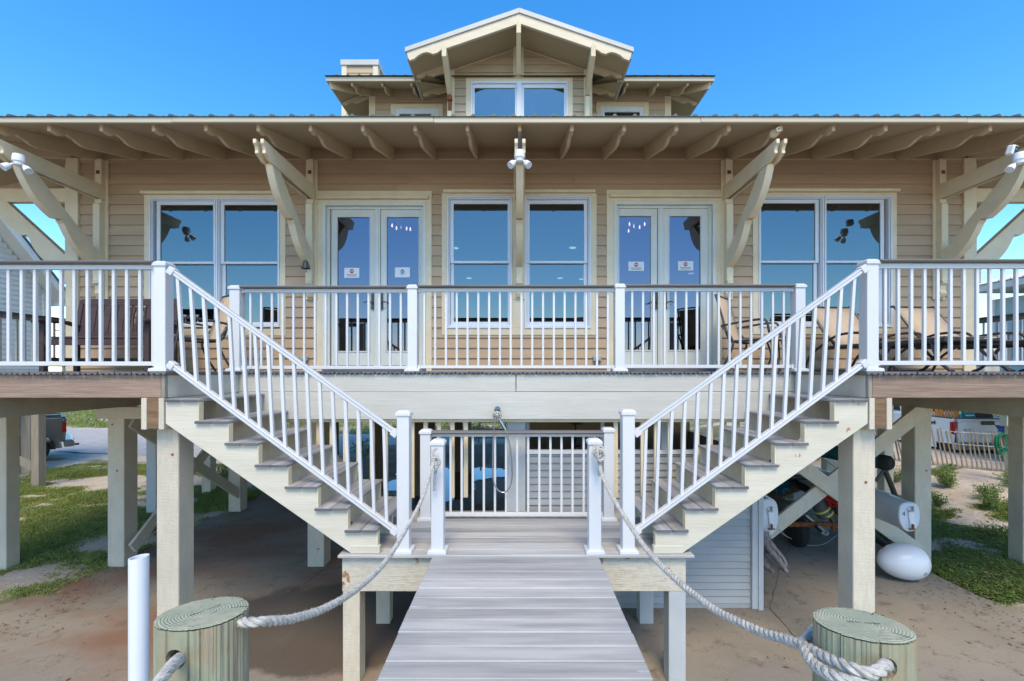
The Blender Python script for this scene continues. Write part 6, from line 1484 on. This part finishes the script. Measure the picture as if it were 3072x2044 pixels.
skin('shorts', JN, [bv[0], bv[14], tuple(a*.45+b*.55 for a, b in zip(bv[14], bv[15])), bv[18], tuple(a*.45+b*.55 for a, b in zip(bv[18], bv[19]))], [(0, 1), (1, 2), (0, 3), (3, 4)], [.14, .10, .085, .10, .085], pr_)
m = MB(); m.lathe([(0, .10), (.05, .092), (.085, .06), (.10, .01), (.098, -.02), (.07, -.025)], (px, Yp_-.165, pz+1.70), 18); m.build('hair', HR, pr_, smooth=True)

# ---------------------------------------------------------------- pickup trucks
def pickup(name, label, paint, x, y, z, rz, extras, ry=1.18):
    t = thing(name, label, 'pickup truck', (0, 0, 0), 'parked pickup trucks')     # tail at y=0 facing -Y, nose towards +Y
    GLS = surf('car_glass', (.03, .04, .045), bump=0, rough=.08, spec=.6)
    Wd = .98
    def wheel(wx, wy):
        s = 1 if wx > 0 else -1; m = MB(); m.lathe([(.22, -.13), (.34, -.12), (.395, -.08), (.40, 0), (.395, .08), (.34, .12), (.22, .13)], (wx, wy, .40), 36, 'x'); w_ = m.build('wheel', TYRE, t, smooth=True)
        m = MB(); m.lathe([(0, s*.10), (.05, s*.115), (.08, s*.09), (.21, s*.07), (.235, s*.125), (.235, -s*.1), (0, -s*.1)], (wx, wy, .40), 24, 'x'); m.build('rim', RIMM, w_, smooth=False)
    # side panels with wheel arches
    def arch(cy, r, n=14): return [(cy+r*cos(a), .42+r*sin(a)) for a in [pi*k/n for k in range(n+1)]]
    side = [(0.04, .62), (.0, .80), (.02, 1.30), (1.72, 1.32), (1.74, 1.34)]
    bed = [(.02, .62), (.0, .85), (.02, 1.28), (.05, 1.33), (1.78, 1.33), (1.78, .50), (1.62, .46)]+[p for p in arch(1.18, .50) if p[1] > .46][0:]+[(.70, .50)]
    lo = [(.02, .60), (.0, .90), (.03, 1.33), (1.78, 1.33), (1.78, .45), (1.68, .45)]+arch(ry, .50)[0:]+[(ry-.58, .60)]
    for s in (-1, 1):
        m = MB(); m.prism(lo, 'x', s*Wd, s*(Wd-.09)); m.build('bed_side', paint, t, bev=.02)
        m = MB(); n = 16; vs = []
        for k in range(n+1):
            a = pi*k/n
            for (rr, xx) in ((.50, Wd-.02), (.53, Wd+.035), (.60, Wd+.03), (.66, Wd-.01)): vs.append((s*xx, ry+rr*cos(a), .42+rr*sin(a)))
        m.add(vs, [(4*k+j, 4*k+j+1, 4*k+5+j, 4*k+4+j) for k in range(n) for j in range(3)]); m.build('wheel_arch', paint, t, smooth=True)
        m = MB(); m.box(s*Wd-.05 if s > 0 else s*Wd-.005, s*Wd+.005 if s > 0 else s*Wd+.05, .06, 1.78, 1.335, 1.365); m.build('bed_rail', BLK, t)
        fr = [(3.70+0, .45)]+[] 
        cab = [(1.80, .42), (1.80, 1.34), (3.95, 1.32), (5.2, 1.16), (5.42, 1.0), (5.45, .60), (5.2, .45)]+arch(4.62, .50)+[(4.0, .42)]
        m = MB(); m.prism(cab, 'x', s*Wd, s*(Wd-.09)); m.build('cab_side', paint, t, bev=.02)
        m = MB(); m.box(min(s*1.0, s*1.22), max(s*1.0, s*1.22), 3.80, 3.92, 1.34, 1.60); m.build('side_mirror', BLK, t, bev=.03)
        m = MB(); m.box(min(s*1.04, s*1.20), max(s*1.04, s*1.20), 3.785, 3.799, 1.37, 1.57); m.build('mirror_glass', surf('mirror_glass', (.45, .6, .7), bump=0, rough=.05, metal=.9), t)
        m = MB()
        pts = [(s*(Wd+.004), .0), (s*(Wd-.13), .0), (s*(Wd-.13), -.015), (s*(Wd+.012), -.015), (s*(Wd+.012), .12), (s*(Wd+.004), .12)]
        m.box(min(s*(Wd+.01), s*(Wd-.15)), max(s*(Wd+.01), s*(Wd-.15)), -.03, .08, .88, 1.25); m.build('tail_light', surf('tail_lamp_red', (.42, .005, .01), (.35, .004, .008), bump=0, rough=.12, spec=.7), t, bev=.02)
        m = MB(); m.box(min(s*(Wd-.03), s*(Wd-.12)), max(s*(Wd-.03), s*(Wd-.12)), -.036, -.029, .92, .97); m.build('reverse_light', WPL, t)
    m = MB(); m.prism([(-.01, .62), (-.03, .95), (-.015, .99), (-.015, 1.22), (-.04, 1.30), (-.01, 1.335), (.06, 1.335), (.06, .62)], 'x', -Wd+.155, Wd-.155); m.build('tailgate', paint, t, bev=.008)
    m = MB(); m.box(-Wd+.15, Wd-.15, -.02, .07, 1.337, 1.36); m.build('gate_cap', BLK, t, bev=.006)
    m = MB(); m.box(-.19, .19, -.055, -.02, 1.16, 1.27); m.build('gate_handle', BLK, t, bev=.015)
    m = MB(); m.lathe([(0, -.05), (.13, -.048), (.14, -.035), (.13, -.02)], (0, 0, 0), 30, 'y'); e_ = m.build('emblem', surf('emblem_dark', (.03, .04, .06), bump=0, rough=.2), t); e_.scale = (1, 1, .45); e_.location = (0, -.0, 1.0)
    m = MB(); m.lathe([(.125, -.053), (.142, -.05), (.142, -.045), (.125, -.045)], (0, 0, 0), 30, 'y'); e2 = m.build('emblem_ring', CHR, t); e2.scale = (1, 1, .45); e2.location = (0, 0, 1.0)
    m = MB(); m.box(-.90, -.90+.0, -.03, 0, 1, 1) if False else None
    m = MB(); m.box(-.66, -.42, -.035, -.02, 1.0, 1.035); m.build('gate_badge', CHR, t, bev=.004)
    m = MB(); m.prism([(-.20, .44), (-.22, .58), (-.16, .66), (.02, .66), (.02, .44)], 'x', -Wd-.01, Wd+.01); m.build('bumper', surf('bumper_grey', (.30, .29, .28), bump=.02, rough=.3, metal=.5), t, bev=.02)
    m = MB(); m.box(-.16, .16, -.225, -.215, .50, .60); m.build('number_plate', surf('plate', (.45, .42, .30), bump=0, rough=.5), t)
    m = MB(); m.box(-.03, .03, -.35, 0, .36, .42); m.build('tow_hitch', BLK, t)
    m = MB(); m.box(-Wd+.1, Wd-.1, .06, 1.78, .78, .82); m.box(-Wd+.12, Wd-.12, .2, 5.2, .38, .60); m.build('chassis', BLK, t); bpy.data.objects[m and t.name]
    cabz = [(1.82, 1.34), (1.90, 1.90), (2.05, 1.94), (3.30, 1.93), (4.05, 1.34)]
    m = MB(); m.prism([(1.80, 1.26), (1.80, .6), (3.95, .6), (3.95, 1.30), (4.05, 1.345), (3.45, 1.80), (3.30, 1.90), (2.05, 1.91), (1.92, 1.87)], 'x', -Wd+.10, Wd-.10); m.build('cab', paint, t, bev=.03)
    m = MB(); m.prism([(1.83, 1.38), (1.905, 1.80), (1.895, 1.81), (1.82, 1.39)], 'x', -.70, .70); m.prism([(3.98, 1.40), (3.50, 1.78), (3.52, 1.79), (4.0, 1.41)], 'x', -.74, .74); q_ = m.build('window', GLS, t); q_['kind'] = 'stuff'
    for s in (-1, 1): m = MB(); m.prism([(2.0, 1.40), (2.08, 1.82), (3.30, 1.82), (3.85, 1.40)], 'x', s*(Wd-.105), s*(Wd-.09)); m.build('side_window', GLS, t)
    m = MB(); m.prism([(3.96, .6), (3.96, 1.30), (5.15, 1.14), (5.40, 1.0), (5.42, .62)], 'x', -Wd+.095, Wd-.095); m.build('bonnet', paint, t, bev=.03)
    for wx in (-.84, .84):
        for wy in (ry, 4.62): wheel(wx, wy)
    if extras == 'white':
        text_mesh('badge_4x4', '4x4', .16, TXTM, t, (-Wd-.006, .66, 1.16), rot=(pi/2, 0, -pi/2), ext=.003, bold=.008)
    t.location = (x, y, z); t.rotation_euler = (0, 0, rz); WL[t.name] = Vector((x, y, z)); return t
WPN = surf('white_car_paint', (.78, .79, .81), (.76, .77, .79), sc3=(1, 1, 1), bump=.0, rough=.22, spec=.5, coat=.5, var=0)
GPN = surf('bronze_grey_car_paint', (.17, .155, .145), (.16, .145, .135), sc3=(1, 1, 1), bump=.0, rough=.25, spec=.5, coat=.6, metal=.3, var=0)
Yt = 13.3; xt_ = X(2960, Yt)
tw = pickup('pickup_truck', 'white pickup truck with a loaded bed behind the sand fence', WPN, xt_, Yt, .02, radians(-2), 'white')
tg = pickup('pickup_truck', 'dark bronze-grey pickup truck on the gravel road at far left, tail to the right', GPN, -14.6, 14.68, -.02, radians(136), 'grey', .72)
# load in the white truck's bed
def bed(x, y, z): return Matrix.Rotation(radians(-2), 4, 'Z') @ Vector((x, y, z)) + Vector((xt_, Yt, .02))
t = thing('wooden_chairs', 'bundle of orange-brown wooden slats standing in the white truck bed', 'slats', bed(-.6, .8, .82)); rnd = random.Random(9)
for k in range(24):
    xx = -.86+.055*k+(0.40 if k > 13 else 0); 
    if xx > .25: continue
    m = MB(); m.bar(bed(xx, .55+rnd.uniform(-.1, .1), .83), bed(xx-rnd.uniform(.02, .16), .75, 1.62+rnd.uniform(-.05, .1)), .045, .02, up=(0, 1, 0)); m.build('slat', ORNG, t)
t = thing('teal_cushion', 'teal padded panel among the slats in the white truck bed', 'cushion', bed(-.15, .5, .85)); m = MB(); m.prism([(bed(-.24, 0, 0).x, 1.30), (bed(-.30, 0, 0).x, 1.64), (bed(.08, 0, 0).x, 1.64), (bed(.14, 0, 0).x, 1.30)], 'y', Yt+.42, Yt+.50); m.build('pad', surf('teal_pad', (.01, .25, .30), bump=.1, rough=.6), t, bev=.02)
m = MB(); m.box(bed(-.2, 0, 0).x, bed(.04, 0, 0).x, Yt+.405, Yt+.419, 1.40, 1.43); m.build('print', PAPER, t)
m = MB(); m.add([bed(.26, .5, 1.0), bed(.86, .5, 1.0), bed(.70, .7, 1.72), bed(.20, .7, 1.72), bed(.26, .54, 1.0), bed(.86, .54, 1.0), bed(.70, .74, 1.72), bed(.20, .74, 1.72)], [(0, 1, 2, 3), (7, 6, 5, 4), (0, 4, 5, 1), (1, 5, 6, 2), (2, 6, 7, 3), (3, 7, 4, 0)])
tag(m.build('black_panel', BLK, bev=.01), 'black panel leaning in the white truck bed', 'panel')
# ---------------------------------------------------------------- neighbouring houses and far pole
nl = thing('neighbour_house', 'off-white lap-sided gabled house beyond the left side railing', 'house', (-15, 10, 0))
Xn = -13.0; zE = 4.75; yC = 13.0*F/(1550-140); yl = 4.0
z = 2.55
def roofz(y): return (H+3.94)-(y-11.1)*1.08
k = 0
while z < 12:
    ye = min(yC, 11.1+(H+3.94-.15-z-.13)/1.08) if z > 3.4 else yC
    ys = 3.0 if z < 6.5 else 3.0+(z-6.5)*.9
    if ye-ys > .3:
        m = MB(); m.prism([(Xn+.016, z), (Xn+.004, z+.128), (Xn-.03, z+.128), (Xn-.03, z)], 'y', ys, ye); m.build('siding_board', NEIG, nl)
    z += .128
m = MB(); m.box(Xn-8, Xn-.03, yC-.05, yC, 2.5, 4.6); m.box(Xn-8, Xn-.03, 3.0, 3.05, 2.5, 6.5); m.box(Xn-8, Xn, 3, yC-.06, 2.4, 2.54); m.build('end_wall', NEIG, nl)
m = MB(); m.box(Xn-.03, Xn+.035, yC-.12, yC+.02, 2.4, roofz(yC)-.2); m.build('corner_board', NEIT, nl)
yr1 = 12.9; yr0_ = 6.4
def rz_(y): return roofz(y)
m = MB(); m.prism([(yr0_, rz_(yr0_)), (yr1, rz_(yr1)), (yr1-.1, rz_(yr1)-.12), (yr0_, rz_(yr0_)-.22)], 'x', Xn+.38, Xn+.42); m.build('rake_board', NEIT, nl)
m = MB(); m.prism([(yr0_, rz_(yr0_)-.10), (yr1, rz_(yr1)-.10), (yr1, rz_(yr1)-.13), (yr0_, rz_(yr0_)-.13)], 'x', Xn-8, Xn+.379); m.build('soffit', NEIG, nl)
m = MB(); m.prism([(yr0_, rz_(yr0_)+.02), (yr1+.08, rz_(yr1+.08)+.02), (yr1+.08, rz_(yr1+.08)+.07), (yr0_, rz_(yr0_)+.07)], 'x', Xn-8, Xn+.45); m.prism([(yr0_, rz_(yr0_)+.02), (0, 4.8), (0, 4.85), (yr0_, rz_(yr0_)+.07)], 'x', Xn-8, Xn+.45); q_ = m.build('roof', NROG, nl)
m = MB(); m.box(Xn-8, Xn+.6, yr1-.05, yr1, rz_(yr1)-.16, rz_(yr1)+.0); m.build('eave_fascia', NEIT, nl)
for yy in (4.0, 8.0, 12.2):
    for xx in (-13.3, -16.5): m = MB(); m.box(xx, xx+.25, yy, yy+.25, -.05, 2.4); m.build('piling', GWD, nl)
nr = thing('mint_house', 'pale mint house with a white ribbed metal roof beyond the right side railing', 'house', (16, 10, 0))
Xm = 14.0; yC2 = Xm*F/(2968-1550); z = 2.45; zS = H+2.1
while z < zS:
    m = MB(); m.prism([(Xm-.016, z), (Xm-.004, z+.15), (Xm+.03, z+.15), (Xm+.03, z)], 'y', 4, yC2); m.build('siding_board', MINT, nr); z += .15
m = MB(); m.box(Xm+.03, Xm+8, yC2-.05, yC2, 2.4, zS); m.box(Xm, Xm+8, 4, yC2-.06, 2.3, 2.44); m.build('end_wall', MINT, nr); m = MB(); m.box(Xm-.03, Xm+.06, yC2-.18, yC2+.02, 2.3, zS); m.build('corner_board', NEIT, nr)
for yy in (4.0, 7.0, 10.0):
    for xx in (14.3, 18.5): m = MB(); m.box(xx, xx+.25, yy, yy+.25, -.05, 2.3); m.build('piling', GWD, nr)
xe_ = 13.3; ye_ = xe_*F/(2905-1550); ze = H+ (1114-878)/F*ye_
m = MB(); m.box(xe_, xe_+.05, 3, ye_, ze-.03, ze+.14); m.box(xe_+.05, xe_+9, ye_-.05, ye_, ze-.03, ze+.14); m.build('eave_fascia', NEIT, nr)
m = MB(); m.box(xe_+.05, Xm+8, 3, ye_-.05, ze-.02, ze); m.build('soffit', MINT, nr)
m = MB(); m.add([(xe_-.05, 3, ze+.16), (xe_-.05, ye_+.05, ze+.16), (xe_+5, ye_-3.5, ze+2.0), (xe_+5, 3, ze+2.0)], [(0, 1, 2, 3)]); m.add([(xe_-.05, ye_+.05, ze+.16), (xe_+9, ye_+.05, ze+.16), (xe_+5, ye_-3.5, ze+2.0)], [(0, 1, 2)]); rm = m.build('roof', NROF, nr, fix=False)
m = MB()
for k in range(36):
    y = ye_-.3-k*.3; xt__ = xe_+5 if y < ye_-3.5 else xe_+5*(ye_-y)/3.5
    m.bar((xe_-.06, y, ze+.175), (xt__, y, ze+.175+(xt__-xe_)*.368), .03, .03)
q_ = m.build('roof_ribs', NROF, rm); q_['kind'] = 'stuff'
t = thing('mint_house_deck', 'grey and white side deck railing of the mint house', 'railing', (13, 12.6, H))
m = MB(); m.box(12.5, 14.0, 5, 12.95, 2.35, 2.45); m.build('floor', GWD, t)
m = MB(); m.box(12.6, 12.68, 5, 12.9, H+.93, H+1.0); m.build('cap_rail', GWD, t)
for k in range(14): m = MB(); m.box(12.6, 12.68, 12.8-k*.55, 12.88-k*.55, 2.4, H+.929); m.build('post', GWD, t)
m = MB(); m.box(12.55, 12.95, 12.2, 12.6, 2.4, H+.96); m.build('corner_post', NEIT, t)
m = MB(); m.tube([(X(192, 60)-.0, 60, 0), (X(196, 60), 60, Z(985, 60))], .16, 10); m.bar((X(196, 60)-1, 60, Z(992, 60)), (X(196, 60)+1, 60, Z(992, 60)), .12, .14)
pole = thing('power_pole', 'distant leaning wooden power pole with a crossarm beyond the left side railing', 'pole', (X(192, 60), 60, 0))
q_ = MB(); q_.tube([(X(203, 60), 60, 0), (X(196, 60), 60, Z(985, 60))], .20, 10); q_.build('shaft', GWD, pole); q_ = MB(); q_.bar((X(196, 60)-1, 59.7, Z(992, 60)), (X(196, 60)+1, 59.7, Z(992, 60)), .12, .14); q_.build('crossarm', GWD, pole)
for k, hz_ in enumerate((Z(994, 60), Z(1005, 60), Z(1016, 60))):
    m = MB(); m.tube([(-140, 58+k, hz_+2), (X(196, 60), 59.8, hz_), (-20, 64, hz_+.8), (40, 66, hz_+1.0), (130, 70, hz_+2)], .018, 4); tag(m.build('power_line', BLK), None, None)
    o = bpy.data.objects['power_line' if k == 0 else 'power_line.%03d' % k]; tag(o, ('top', 'middle', 'lowest')[k]+' of the three thin power lines strung from the distant pole', 'power line', 'power lines')

# rusty bolts on the posts
for nm in ('support_post', 'support_post.001', 'support_post.002', 'support_post.003', 'support_post.006'):
    o = bpy.data.objects.get(nm); c = WL[nm]; wd_ = o.dimensions.x
    rnd = random.Random(nm)
    for zz in rnd.sample([.25, .5, 1.35, 1.75, 2.0], 2):
        y0 = c.y-wd_/2; m = MB(); m.lathe([(0, -.008), (.010, -.007), (.012, 0)], (c.x+rnd.uniform(-.05, .05), y0-.001, zz), 10, 'y'); m.build('bolt', RUST, o)
